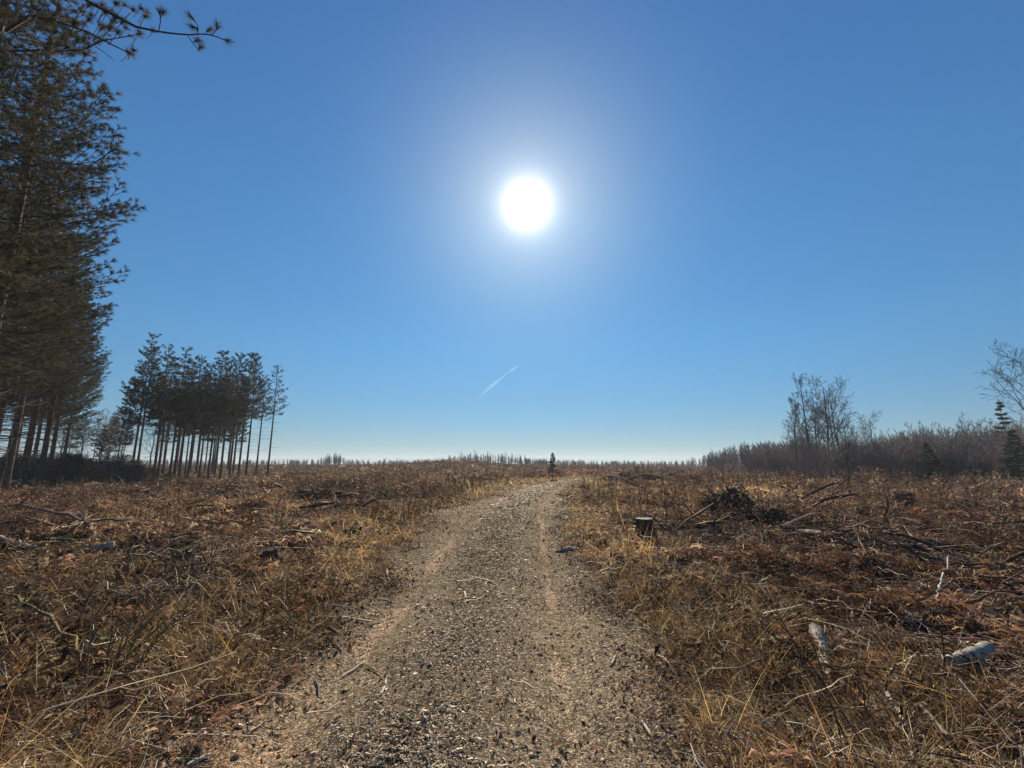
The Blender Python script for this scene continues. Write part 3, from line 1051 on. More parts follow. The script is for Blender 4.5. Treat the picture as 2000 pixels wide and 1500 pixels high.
GB = 'tall red pines at the left edge'
p0 = (-10.2, 6.9, 0.0)
near = make_tree('pine_tree', pine_parts(200, 19, 4.6, 2.3, 34, 0.15, 0.008, dens=1.2, extra=near_limbs(p0), asym=(3.4, 0.45)),
                 (M['bark'], M['branch'], M['needles']), ('trunk', 'branches', 'crown'))
near.location = p0
tag(near, 'tall pine at the left edge with long limbs reaching across the top of the sky', 'pine tree', GB)

big_spots = [  # x, forward, variant, scale, turn
    (-13.2, 9.6, 0, 1.0, 0.3, 'tall pine just behind the nearest one with thin boughs fanning over the blue sky'),
    (-16.0, 13.2, 1, 0.98, 1.9, 'tall dense pine third along the left edge with tufted boughs level with the sun'),
    (-20.2, 16.6, 2, 1.0, 4.1, 'tall dense pine fourth along the left edge, its bough tips above the dark undergrowth'),
    (-20.5, 12.0, 2, 1.08, 2.5, None), (-23.6, 19.8, 0, 0.95, 5.2, None), (-25, 15.5, 1, 1.05, 0.8, None),
]
for x_, y_, v, s, rz, lb in big_spots:
    stand(('big', v), lambda v=v: pine(**BIG[v]), (x_, y_, H1(x_, y_) - 0.1), rz, s,
          lb or 'tall pine of the dense dark stand filling the left edge', 'pine tree', GB)
for px, y_, pt, v, rz, lb in [(5, 24.0, 330, 1, 1.1, 'tall pine with pale leaning trunk rising from the brush at the far left edge'),
                              (-30, 26.5, 350, 0, 3.0, None),
                              (40, 29, 430, 2, 2.2, None),
                              (74, 29.5, 470, 0, 4.4, 'pine with thick dark trunk standing right of the pale leaning trunk'),
                              (92, 36, 560, 1, 5.5, None), (20, 37, 520, 2, 0.5, None), (-60, 33, 420, 1, 2.6, None), (60, 46, 600, 0, 3.3, None), (118, 48, 640, 2, 1.3, None)]:
    b = at(px, y_)
    s = (ztop(y_, pt) - b.z) / tree_h(('big', v), lambda v=v: pine(**BIG[v]))
    stand(('big', v), lambda v=v: pine(**BIG[v]), (b.x, b.y, b.z - 0.1), rz, s,
          lb or 'tall pine of the dense dark stand filling the left edge', 'pine tree', GB)

# --- the thinned row of pines left of the middle
MID = [dict(seed=301, H=14, cb=5.8, Rc=1.85, n_need=26, nl=0.20, nw=0.026, taper=1.05, dens=1.55),
       dict(seed=302, H=14, cb=6.4, Rc=1.65, n_need=26, nl=0.20, nw=0.026, taper=1.05, dens=1.55),
       dict(seed=303, H=14, cb=5.4, Rc=2.3, n_need=26, nl=0.20, nw=0.026, taper=1.05, dens=1.55),
       dict(seed=304, H=14, cb=7.4, Rc=1.5, n_need=22, nl=0.19, nw=0.024, taper=0.95, dens=1.0)]
GM = 'row of slim red pines on the cleared ground'
row = [  # column, forward, top row, variant, label
    (522, 43, 709, 3, 'rightmost lone slim pine standing apart on the clearing'),
    (499, 43, 727, 3, 'slim lone pine second from the right end of the row'),
    (479, 45, 690, 1, 'pine at the right corner of the dense row, crown touching the leaning one'),
    (447, 43, 686, 1, None), (418, 44, 700, 3, None), (388, 43, 706, 1, None), (340, 46, 712, 3, None),
    (465, 47, 684, 1, 'pine with a leaning bare trunk at the right end of the dense row'),
    (429, 40, 694, 0, 'pine with dead bare side twigs, front right of the dense row'),
    (405, 40, 680, 1, 'dark slim pine in front of the middle of the dense row'),
    (366, 41, 690, 2, None), (349, 42, 700, 1, None),
    (330, 41, 674, 0, None), (307, 42, 690, 1, None),
    (298, 40, 670, 0, 'pine leading the left front corner of the dense row'),
    (265, 40, 672, 2, 'right-hand one of the two tallest pines left of the row'),
    (255, 39, 646, 0, 'left-hand and tallest of the two pines left of the row'),
]
rr = np.random.default_rng(77)
for px in (300, 312, 322, 338, 345, 357, 372, 380, 388, 396, 402, 411, 416, 424, 433, 441, 447, 453, 457, 440, 380, 340, 320):
    row.append((px + rr.uniform(-4, 4), rr.uniform(50, 78), rr.uniform(722, 785), int(rr.integers(0, 4)), None))
for px, y_, pt, v, lb in row:
    b = at(px, y_)
    s = (ztop(y_, pt) - b.z) / tree_h(('mid', v), lambda v=v: pine(**MID[v]))
    stand(('mid', v), lambda v=v: pine(**MID[v]), (b.x, b.y, b.z - 0.1), rr.uniform(0, 6.28), s,
          lb or 'slim pine with a bare trunk inside the dense row left of the clearing', 'pine tree', GM)


# --- bare trees
def bare_parts(seed, H, spread, levels=3, nb=(11, 5, 4), up=0.9, fork=0.35, r0=None, thin=0.010, stems=1, lean=None):
    r = np.random.default_rng(seed)
    r0 = r0 or H * 0.011
    P, Rr, TP, TR = [], [], [], []
    K = 6

    def path(st, dv, L, wob):
        k = np.linspace(0, 1, K)
        p = st + dv * L * k[:, None]
        p[1:] += np.cumsum(r.normal(size=(K - 1, 3)) * wob * L, axis=0)
        p[:, 2] += 0.12 * L * k ** 2
        return p

    def grow(st, dv, L, rad, lv):
        p = path(st, dv, L, 0.017)
        (TP if lv == 0 else P).append(p)
        (TR if lv == 0 else Rr).append(np.maximum(rad * np.linspace(1, 0.32 if lv else 0.22, K), thin * 0.5))
        if lv >= levels:
            return
        n = nb[lv]
        for i in range(n):
            s = (fork if lv == 0 else 0.2) + (1 - (fork if lv == 0 else 0.2)) * (i + r.random()) / n
            j = min(int(s * (K - 1)), K - 2); f = s * (K - 1) - j
            q = p[j] * (1 - f) + p[j + 1] * f
            o = r.normal(size=3); o -= dv * np.dot(o, dv); o /= np.linalg.norm(o)
            nd = dv * up * r.uniform(0.6, 1.2) + o * r.uniform(0.6, 1.0) * (1.0 if lv == 0 else 1.25) + np.array([0, 0, 0.18])
            nd /= np.linalg.norm(nd)
            l = (spread * (1.15 - 0.8 * s) if lv == 0 else L * 0.5 * (1.1 - 0.6 * s)) * r.uniform(0.7, 1.2)
            grow(q, nd, l, max(rad * (1 - 0.7 * s) * 0.5, thin * 0.5), lv + 1)
    for st in range(stems):
        a = r.uniform(0, 6.28)
        ln = 0.0 if stems == 1 else r.uniform(0.1, 0.55)
        dv = np.array([math.cos(a) * ln, math.sin(a) * ln, 1.0])
        if lean is not None:
            dv = dv + np.array(lean)
        dv /= np.linalg.norm(dv)
        grow(np.array([math.cos(a), math.sin(a), 0]) * (0 if stems == 1 else 0.15 * r.random()), dv, H * (1 if stems == 1 else r.uniform(0.6, 0.95)) * 0.92, r0 * (1 if stems == 1 else 0.7), 0)
    return tubes(np.array(TP), np.array(TR), 6), tubes(np.array(P), np.array(Rr), 3)


def bare(name, mat, *a, **k):
    return make_tree(name, bare_parts(*a, **k), (mat, mat), ('trunk', 'crown'))


BARE = {'a': dict(seed=401, H=12, spread=4.2, nb=(15, 7, 4), fork=0.3), 'b': dict(seed=402, H=12, spread=6.6, nb=(12, 9, 6), fork=0.33, up=0.75, r0=0.19),
        'c': dict(seed=403, H=12, spread=3.0, nb=(24, 7, 4), fork=0.25, up=1.1), 'd': dict(seed=404, H=12, spread=7.6, nb=(12, 9, 6), fork=0.28, up=0.8, r0=0.20)}
GR = 'bare trees at the right of the clearing'
for px, y_, pt, v, rz, lb in [
        (1559, 47, 762, 'c', 0.2, 'slender bare tree at the left side of the leafless clump'),
        (1592, 46, 722, 'c', 2.0, 'tall thin bare tree, topmost of the leafless clump'),
        (1576, 50, 775, 'c', 3.1, 'slender bare tree half hidden in the leafless clump'),
        (1620, 45, 730, 'b', 1.0, 'bare tree with forked main trunk in the middle of the leafless clump'),
        (1645, 47, 742, 'd', 4.0, 'spreading bare tree leaning out to the right of the leafless clump'),
        (1606, 52, 790, 'a', 5.0, 'smaller bare tree behind the forked trunk of the clump'),
        (1604, 48, 740, 'a', 4.4, 'bare tree close behind the tall thin one of the clump'),
        (1634, 50, 752, 'a', 0.9, 'bare tree filling the gap behind the forked and the spreading trunks'),
        (1568, 53, 800, 'a', 2.9, 'low twiggy bare tree at the foot of the slender ones'),
        (1660, 44, 800, 'd', 1.2, 'low wide bare tree under the spreading one'),
        (1740, 52, 835, 'a', 2.0, 'low bare tree right of the small round-topped one'),
        (1680, 54, 815, 'a', 2.2, 'short bare tree between the clump and the round-topped tree'),
        (1713, 56, 799, 'b', 3.3, 'small round-topped bare tree right of the leafless clump'),
        (2040, 38, 655, 'd', 0.5, 'large bare tree leaning in at the right edge of the picture'),
        (1905, 52, 800, 'a', 1.4, 'bare tree with fan shaped twigs left of the sparse spruce'),
        (1870, 56, 830, 'c', 1.7, 'low bare tree over the thicket, left of the fan shaped one'),
        (1775, 58, 838, 'c', 1.1, 'low twiggy bare tree standing up from the middle of the thicket'),
        (1835, 50, 836, 'a', 3.6, 'low bare tree behind the dark young spruce'),
        (1885, 62, 822, 'c', 5.1, 'thin bare tree just left of the fan shaped one'),
        (1925, 48, 826, 'a', 0.3, 'bushy bare tree in front of the sparse spruce'),
        (1960, 55, 812, 'c', 2.3, 'upright bare tree between the bushy one and the sparse spruce'),
        (1940, 60, 815, 'b', 4.7, 'bare tree behind the sparse spruce at the right edge')]:
    b = at(px, y_)
    mk = lambda v=v: bare('bare_tree', M['aspen'], thin=0.033, **BARE[v])
    s = (ztop(y_, pt) - b.z) / tree_h(('bare', v), mk)
    stand(('bare', v), mk, (b.x, b.y, b.z - 0.1), rz, s, lb, 'bare tree', GR)


# --- spruces
def spruce_parts(seed, H, Rc, dens=1.0, col=((0.035, 0.06, 0.03), (0.05, 0.075, 0.035)), nw=0.02, base=0.06, droop=0.25):
    r = np.random.default_rng(seed)
    t = np.linspace(0, 1, 8)
    trunk = tubes(np.stack([0 * t, 0 * t, t * H], -1)[None], (0.014 * H * (1 - t) + 0.006)[None], 6)
    P, Rr, tp, td = [], [], [], []
    z = base * H
    k = np.linspace(0, 1, 6)
    while z < H * 0.97:
        f = 1 - z / H
        for b in range(int(r.integers(5, 8) * dens) + 1):
            a = r.uniform(0, 6.28)
            L = Rc * f ** 0.85 * r.uniform(0.65, 1.15) + 0.05
            dv = np.array([math.cos(a), math.sin(a), 0.25 - 0.5 * f])
            p = np.array([0, 0, z + r.uniform(-0.05, 0.05)]) + dv * L * k[:, None]
            p[:, 2] += -droop * L * k * (1 - k) + 0.12 * L * k ** 3
            P.append(p); Rr.append(0.012 * L * np.linspace(1, 0.3, 6) + 0.002)
            side = np.array([-math.sin(a), math.cos(a), 0])
            m = max(3, int(L / (0.055 * H / 3 + 0.03)))
            for j in range(m):
                s = 0.15 + 0.85 * (j + 0.5) / m
                q = np.array([np.interp(s, k, p[:, c]) for c in range(3)])
                for g in (-1, 1):
                    o = dv * 0.8 + side * g * r.uniform(0.4, 1) + np.array([0, 0, r.uniform(-0.3, 0.1)])
                    l = L * 0.32 * (1.15 - s)
                    tp.append(q + o * l * r.uniform(0.5, 1)); td.append(o)
                tp.append(q); td.append(dv)
        z += H * 0.055 * r.uniform(0.7, 1.2)
    tp.append([0, 0, H]); td.append([0, 0, 1.0])
    limbs = tubes(np.array(P), np.array(Rr), 3)
    crown = tufts(np.array(tp), np.array(td), 9, 0.045 * H * 0.6 + 0.02, nw, 0.05 * H * 0.5, np.array(col), r)
    return trunk, limbs, crown


def spruce(name='spruce_tree', *a, **k):
    return make_tree(name, spruce_parts(*a, **k), (M['bark'], M['branch'], M['needles']), ('trunk', 'branches', 'crown'))


GS = 'small spruces in and before the right-hand thicket'
for px, y_, pt, v, lb in [(1821, 36.5, 862, 0, 'dark young spruce at the front of the right-hand thicket'),
                          (1862, 44, 866, 1, 'small dark spruce right of the front one in the thicket'),
                          (1905, 43, 862, 0, 'dark spruce before the fan shaped bare tree'),
                          (1995, 38, 838, 1, 'bushy dark spruce cut by the right edge of the picture')]:
    b = at(px, y_)
    Hs = ztop(y_, pt) - b.z
    stand(('spr', v), lambda v=v: spruce('spruce_tree', 500 + v, 4.0, 1.35, 1.2, nw=0.035), (b.x, b.y, b.z - 0.05), px, Hs / 4.0, lb, 'spruce', GS)
b = at(1980, 47)
stand('thinspruce', lambda: spruce('spruce_tree', 510, 8.0, 1.7, 1.2, nw=0.03, base=0.15, col=((0.07, 0.065, 0.05), (0.09, 0.08, 0.06))),
      (b.x, b.y, b.z), 0.4, (ztop(47, 780) - b.z) / 8.0, 'tall sparse spruce with thin drooping boughs near the right edge', 'spruce')
b = at(1080, 34)
fir = stand('roadfir', lambda: spruce('young_fir', 520, 2.2, 0.62, 1.0, nw=0.014, base=0.28, droop=0.0, col=((0.07, 0.10, 0.055), (0.10, 0.13, 0.07))),
            (b.x, b.y, b.z), 0.4, (ztop(34, 883) - b.z) / 2.2, 'lone young fir standing beside the bend of the track', 'fir tree')


# --- thicket at the right
def thicket(seed):
    return bare('thicket_shrub', M['twigs'], seed, 3.4, 1.1, levels=2, nb=(12, 5), up=1.3, fork=0.15, r0=0.035, thin=0.018, stems=6)


GT = 'leafless shrubs of the right-hand thicket'
rr = np.random.default_rng(88)
nth = 0
for i in range(210):
    px = rr.uniform(1500, 2090) if i > 36 else rr.uniform(1380, 1540)
    y_ = rr.uniform(40, 66) + max(0, (1600 - px)) * 0.12
    top = np.interp(px, [1400, 1480, 1560, 1750, 1850, 2000, 2090], [890, 872, 866, 846, 842, 834, 832]) + rr.normal() * 10 + (6 if y_ < 48 else 0)
    b = at(px, y_)
    v = i % 4
    s = max(0.3, (ztop(y_, top) - b.z) / tree_h(('th', v), lambda v=v: thicket(600 + v)))
    stand(('th', v), lambda v=v: thicket(600 + v), (b.x, b.y, b.z - 0.05), rr.uniform(0, 6.28), s,
          'leafless grey brown shrub in the dense thicket under the bare trees', 'shrub', GT)

# --- undergrowth under the left pines
def under_parts(seed):
    r = np.random.default_rng(seed)
    tr, br = bare_parts(seed, 2.6, 1.2, levels=2, nb=(10, 5), up=0.9, fork=0.1, r0=0.03, thin=0.012, stems=7)
    n = 900
    a = r.uniform(0, 6.28, n); q = r.random(n) ** 0.5; zz = r.uniform(0.1, 2.2, n)
    rad = 1.25 * q * (1 - 0.35 * zz / 2.3)
    pos = np.stack([np.cos(a) * rad, np.sin(a) * rad, zz], -1)
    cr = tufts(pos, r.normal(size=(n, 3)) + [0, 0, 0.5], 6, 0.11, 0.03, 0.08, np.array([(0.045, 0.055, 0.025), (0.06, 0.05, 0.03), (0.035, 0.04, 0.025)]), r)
    return tr, br, cr


GU = 'dark undergrowth shrubs under the left pines'
for i in range(34):
    px = rr.uniform(-20, 300)
    y_ = rr.uniform(31, 46)
    top = rr.uniform(878, 902) if px < 240 else rr.uniform(895, 912)
    b = at(px, y_)
    s = (ztop(y_, top) - b.z) / 2.4
    v = i % 3
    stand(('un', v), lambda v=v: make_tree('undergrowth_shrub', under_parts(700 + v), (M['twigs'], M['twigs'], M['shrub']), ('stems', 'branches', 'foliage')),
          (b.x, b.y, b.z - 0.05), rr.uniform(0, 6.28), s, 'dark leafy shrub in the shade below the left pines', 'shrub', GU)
# scrubby trees between the stand and the row
for px, y_, pt, v, lb in [(205, 40, 795, 'a', 'dark scrubby bare tree between the left stand and the two tallest row pines'),
                          (150, 46, 812, 'c', 'thin pale scrubby tree seen through the gap left of the row'),
                          (190, 52, 800, 'b', 'scrubby tree further back in the gap left of the row'),
                          (232, 50, 785, 'a', 'bare scrubby tree just left of the two tallest row pines'),
                          (285, 52, 800, 'b', 'twisted bare tree between the two tallest pines and the dense row'),
                          (120, 55, 790, 'b', 'bare tree deep in the gap behind the thick dark trunk')]:
    b = at(px, y_)
    mk = lambda v=v: bare('scrub_tree', M['twigs'], thin=0.03, **BARE[v])
    s = (ztop(y_, pt) - b.z) / tree_h(('scr', v), mk)
    stand(('scr', v), mk, (b.x, b.y, b.z - 0.1), px, s, lb, 'bare tree', 'scrub trees in the gap of the pines')


for px, y_, pt, v, lb in [(206, 44, 800, 2, 'low dark scrubby pine in the gap between the stand and the row'),
                          (150, 52, 808, 3, 'slim small pine in the gap, seen against the pale sky'),
                          (178, 60, 815, 1, 'small pine further back between the slim one and the scrubby one'),
                          (225, 50, 770, 2, 'ragged pine between the scrubby pine and the two tallest row pines'),
                          (190, 48, 826, 2, 'lowest bushy pine in the gap'),
                          (236, 62, 800, 0, 'small pine close behind the foot of the two tallest row pines'),
                          (128, 58, 800, 2, 'small pine in the gap, nearest to the dense stand')]:
    b = at(px, y_)
    s = (ztop(y_, pt) - b.z) / tree_h(('mid', v), lambda v=v: pine(**MID[v]))
    stand(('mid', v), None, (b.x, b.y, b.z - 0.1), px, s, lb, 'pine tree', 'small pines in the gap')


# --- far tree line
def pole_parts(seed):
    return bare_parts(seed, 8.0, 1.9, levels=2, nb=(22, 4), up=1.6, fork=0.12, r0=0.13, thin=0.11)


GF = 'thin bare trees of the far tree line'
rr = np.random.default_rng(99)


def far_top(px):
    return float(np.interp(px, [150, 500, 560, 600, 650, 700, 760, 830, 880, 930, 1000, 1060, 1120, 1200, 1250, 1300, 1350, 1400, 1450, 1500, 1560, 1640],
                           [893, 905, 901, 900, 889, 901, 906, 906, 892, 887, 889, 903, 900, 902, 906, 906, 898, 884, 874, 870, 868, 868]))


for i in range(290):
    if i < 105:
        px, y_ = rr.uniform(1310, 1560), 0
        y_ = np.interp(px, [1310, 1400, 1560], [190, 130, 95]) + rr.uniform(0, 40)
    elif i < 190:
        px = rr.uniform(860, 1075); y_ = rr.uniform(128, 165)
    elif i < 250:
        px = rr.uniform(1060, 1300); y_ = rr.uniform(160, 210)
    else:
        px = rr.choice([rr.uniform(540, 700), rr.uniform(635, 665)]); y_ = rr.uniform(150, 190)
    b = at(px, y_)
    top = far_top(px) + rr.normal() * 2.5
    s = max(0.25, (ztop(y_, top) - b.z) / 8.0)
    v = i % 4
    stand(('pole', v), lambda v=v: make_tree('bare_tree', pole_parts(800 + v), (M['farwood'], M['farwood']), ('trunk', 'crown')),
          (b.x, b.y, b.z - 0.1), rr.uniform(0, 6.28), s, 'tiny thin bare tree in the hazy tree line on the horizon', 'bare tree', GF)


def far_woods():
    parts = []
    protoP = []
    for v in range(3):
        (V1, F1, _), (V2, F2, _) = pole_parts(820 + v)
        protoP.append(join([(V1, F1, None), (V2, F2, None)]))
    for i in range(900):
        px = rr.uniform(-100, 2100)
        y_ = rr.uniform(175, 260)
        b = at(px, y_)
        top = far_top(min(max(px, 150), 1640)) + 2 + rr.normal() * 1.5
        s = max(0.3, (ztop(y_, top) - b.z) / 8.0)
        V, F, C = protoP[i % 3]
        a = rr.uniform(0, 6.28)
        ca, sa = math.cos(a), math.sin(a)
        W = np.stack([(V[:, 0] * ca - V[:, 1] * sa) * max(s, 0.8) + b.x, (V[:, 0] * sa + V[:, 1] * ca) * max(s, 0.8) + b.y, V[:, 2] * s + b.z - 0.2], -1)
        parts.append((W, F, C))
    V, F, C = join(parts)
    o = mesh_obj('far_woods', V, F, M['farwood'])
    tag(o, 'far wood of bare trees closing the horizon in one hazy grey band', kind='stuff')


far_woods()


# ------------------------------------------------------------------ things on the cut ground
def tube_thing(name, pts, radii, mat, label, cat, group=None, sides=10, cut=None, K=14, lumps=0.12, seed=0, extra=()):
    """a log, stick or branch along world points, with sawn end faces as a part"""
    r = np.random.default_rng(seed + 1)
    pts = np.array([list(p) for p in pts], float)
    base = pts[0].copy()
    pts = pts - base
    s = np.linspace(0, len(pts) - 1, K)
    P = np.stack([np.interp(s, np.arange(len(pts)), pts[:, c]) for c in range(3)], -1)
    rad = np.interp(s, np.linspace(0, len(pts) - 1, len(radii)), radii)
    L = np.linalg.norm(P[-1] - P[0])
    P[1:-1] += r.normal(size=(K - 2, 3)) * 0.006 * L
    V, F, _ = tubes(P[None], rad[None], sides)
    cen = np.repeat(P, sides, axis=0)
    V = cen + (V - cen) * (1 + lumps * r.normal(size=(len(V), 1)))
    parts = [(V, F, None)]
    for q, rr_ in extra:
        q = np.array([list(p) for p in q], float) - base
        s2 = np.linspace(0, len(q) - 1, 8)
        Q = np.stack([np.interp(s2, np.arange(len(q)), q[:, c]) for c in range(3)], -1)
        parts.append(tubes(Q[None], np.linspace(rr_[0], rr_[1], 8)[None], 6, cap=True))
    if cut is None:
        parts.append((V.copy(), [np.arange(sides)[None, ::-1], np.arange((K - 1) * sides, K * sides)[None]], None))
        Vj, Fj, _ = join(parts)
        o = mesh_obj(name, Vj, Fj, mat, None, None, smooth=True)
        o.location = base
        return tag(o, label, cat, group)
    t = empty(name, base)
    Vj, Fj, _ = join(parts)
    mesh_obj('bark', Vj, Fj, mat, None, t, smooth=True)
    for e in (0, K - 1):
        ring = V[e * sides:(e + 1) * sides]
        c = ring.mean(0)
        VV = np.concatenate([ring, [c]])
        FF = np.array([[i, (i + 1) % sides, sides] for i in range(sides)])
        mesh_obj('cut_face', VV, [FF if e else FF[:, ::-1]], cut, None, t)
    return tag(t, label, cat, group)


def up(v, dz):
    return Vector((v.x, v.y, v.z + dz))


def stump(px, py, r0, h, label, tilt=(0, 0), top='cut', seed=0, roots=5):
    c = gp(px, py)
    r = np.random.default_rng(900 + seed)
    t = empty('tree_stump', (c.x, c.y, c.z - 0.05))
    sides, K = 22, 7
    a = np.arange(sides) * 2 * np.pi / sides
    flute = 1 + 0.10 * np.sin(a * roots + r.uniform(0, 6)) + 0.05 * r.normal(size=sides)
    rings = []
    for k in range(K):
        f = k / (K - 1)
        rad = r0 * (1 + 0.55 * (1 - f) ** 3) * (1 + (flute - 1) * (1.6 - f)) * (1 + 0.02 * r.normal(size=sides))
        z = h * f + (0.05 if False else 0)
        zz = np.full(sides, z)
        if k == K - 1 and top == 'broken':
            zz = zz + h * 0.35 * (r.random(sides) - 0.4)
        rings.append(np.stack([np.cos(a) * rad + tilt[0] * z, np.sin(a) * rad + tilt[1] * z, zz], -1))
    V = np.concatenate(rings)
    i = np.arange(K - 1)[:, None]; j = np.arange(sides)[None]
    F = np.stack([i * sides + j, i * sides + (j + 1) % sides, (i + 1) * sides + (j + 1) % sides, (i + 1) * sides + j], -1).reshape(-1, 4)
    parts = [(V, [F], None)]
    for q in range(roots):
        b = r.uniform(0, 6.28)
        k = np.linspace(0, 1, 6)[:, None]
        dv = np.array([math.cos(b), math.sin(b), 0])
        P = dv * (r0 * 0.8 + k * r0 * r.uniform(1.2, 2.4)) + np.array([0, 0, 1]) * (h * 0.25 * (1 - k) ** 2 + 0.03 - 0.05 * k)
        parts.append(tubes(P[None], (r0 * 0.28 * np.linspace(1, 0.3, 6))[None], 6))
    Vj, Fj, _ = join(parts)
    mesh_obj('bark', Vj, Fj, M['stump'], None, t, smooth=True)
    ring = rings[-1] * [0.995, 0.995, 1] + [0, 0, 0.0]
    cc = ring.mean(0)
    if top == 'broken':
        cc = cc - [0, 0, h * 0.12]
    mesh_obj('cut_face', np.concatenate([ring, [cc]]), [np.array([[q, (q + 1) % sides, sides] for q in range(sides)])],
             M['greycut'] if top == 'cut' else M['soil'], None, t)
    return tag(t, label, 'tree stump', 'stumps left in the brush')


stump(1260, 1050, 0.165, 0.40, 'clean sawn stump with pale flat top beside the track edge', seed=1)
stump(1582, 1052, 0.20, 0.20, 'low wide sawn stump half sunk in rust brown brush on the right', seed=2)
stump(1405, 1042, 0.10, 0.30, 'dark broken stub leaning left behind the sawn stump', tilt=(-0.5, 0.1), top='broken', seed=3)
stump(1768, 990, 0.22, 0.42, 'dark pointed broken stump far right in the rusty ferns', top='broken', seed=4)
stump(1480, 1112, 0.15, 0.16, 'mossy rotten stump sunk in twigs below the leaning stub', top='broken', seed=5)


stump(1172, 1068, 0.12, 0.16, 'dark stump put in for a dark spot on the verge just left of the clean sawn one', top='broken', seed=6)  # added stump, marks a dark spot on the verge
stump(1205, 1092, 0.10, 0.14, 'small black stub put in for a dark spot on the verge in front of the dark stump', top='broken', seed=7)  # added stub for the dark spot next to it
stump(1545, 1262, 0.13, 0.10, 'low added stump standing in for the dark hollow behind the split birch limb', top='broken', seed=8)  # added dark shape in place of the shade in a hollow
stump(1838, 1075, 0.17, 0.20, 'dark stump put in for a dark spot in rusty ferns above the short upright stick', top='broken', seed=9)  # added stump where the ferns have a dark spot
stump(1690, 1032, 0.13, 0.22, 'small dark stump put in for a dark spot left of the pointed broken one', top='broken', seed=10)  # added stump, stands in for another dark spot
stump(1895, 990, 0.20, 0.28, 'blackened stump behind the bent pale sapling', top='broken', seed=11)
stump(520, 1090, 0.15, 0.16, 'dark rotten stump on the slope left of the track', top='broken', seed=12)
stump(690, 1045, 0.15, 0.18, 'dark low stump at the left verge farther up the track', top='broken', seed=13)


def root_mound(px, py, w, hgt, label, seed, cat='root mound', spike=0.5):
    """an upturned stump: lumpy soil with broken roots"""
    c = gp(px, py)
    r = np.random.default_rng(950 + seed)
    t = empty('upturned_stump', (c.x, c.y, c.z - 0.05))
    nu, nv = 40, 20
    u = np.linspace(0, 2 * np.pi, nu, endpoint=False)[None]; v = np.linspace(0, np.pi / 2, nv)[:, None]
    off = seed * 13.7
    X, Y, Z = np.cos(u) * np.cos(v), np.sin(u) * np.cos(v), np.sin(v) + 0 * u
    n = fbm((X + 2 + off) * 2.6 + Z * 1.7, (Y + 2) * 2.6 - Z * 1.3, 4, 301 + seed, 0.6)
    k = 0.5 + 1.0 * n
    V = np.stack([X * w * k, Y * w * 0.7 * k, Z * hgt * (0.4 + 1.2 * n)], -1).reshape(-1, 3)
    i = np.arange(nv - 1)[:, None]; j = np.arange(nu)[None]
    F = np.stack([i * nu + j, i * nu + (j + 1) % nu, (i + 1) * nu + (j + 1) % nu, (i + 1) * nu + j], -1).reshape(-1, 4)
    mesh_obj('soil_lump', V, [F], M['soil'], None, t, smooth=False)
    m = 90
    a = r.uniform(0, 6.28, m)
    e = r.uniform(0.1, 1.4, m)
    st = np.stack([np.cos(a) * w * 0.45, np.sin(a) * w * 0.3, hgt * (0.25 + 0.5 * r.random(m))], -1)
    dv = np.stack([np.cos(a) * np.cos(e), np.sin(a) * np.cos(e), np.sin(e)], -1)
    P = curved(st, dv, r.uniform(0.15, spike, m) * hgt * 2.0, -0.4 * r.random(m), 5)
    P += r.normal(size=P.shape) * 0.03 * hgt
    V, F, _ = tubes(P, (r.uniform(0.008, 0.028, m)[:, None] * np.linspace(1, 0.3, 5)[None]), 4)
    mesh_obj('roots', V, F, M['stump'], None, t)
    return tag(t, label, cat)


root_mound(1425, 1003, 0.58, 0.58, 'dark upturned stump with ragged roots at the left of the pair in the right-hand brush', 1)
root_mound(1503, 1020, 0.42, 0.32, 'low dark root mound just right of the ragged upturned stump', 2)
root_mound(1330, 1100, 0.22, 0.13, 'small dark mound of torn roots in front of the sawn stump', 3)
root_mound(640, 968, 1.0, 0.28, 'dark heap of soil and slash on the rise left of the track', 4)
root_mound(280, 975, 0.8, 0.35, 'dark brushy heap before the foot of the pine row', 5)
root_mound(1240, 938, 2.4, 0.55, 'broad dark slash heap right of the bend in the track', 6)
root_mound(1320, 936, 2.0, 0.45, 'dark slash heap further right of the bend, before the far trees', 7)

# logs and big branches
GL = 'cut logs and limbs lying in the brush'
a_, b_ = gp(1862, 1322), gp(1935, 1300)
tube_thing('cut_log', [up(a_, 0.09), up(b_, 0.12)], [0.046, 0.05], M['birch'], 'short pale sawn birch log lying over a dark hollow in the right foreground', 'log', GL, cut=M['greycut'], seed=3, lumps=0.02, sides=16)
a_, b_, c_ = gp(1622, 1345), gp(1612, 1300), gp(1598, 1268)
tube_thing('broken_limb', [up(a_, 0.02), up(b_, 0.10), up(c_, 0.16)], [0.018, 0.045, 0.06], M['birch'], 'split white birch limb sticking out of the brush left of the pale log', 'limb', GL, seed=4, lumps=0.10)
a_, b_ = gp(182, 1076), gp(222, 1070)
tube_thing('cut_log', [up(a_, 0.05), up(b_, 0.06)], [0.06, 0.065], M['birch'], 'short weathered grey log beside the forked fallen branch on the left', 'log', GL, cut=M['greycut'], seed=5, lumps=0.03, sides=14)
a_, b_ = gp(1335, 1128), gp(1364, 1140)
tube_thing('broken_limb', [up(a_, 0.06), up(b_, 0.03)], [0.022, 0.026], M['deadwood'], 'short pale stub of limb in the twigs below the clean sawn stump', 'limb', GL, seed=6)
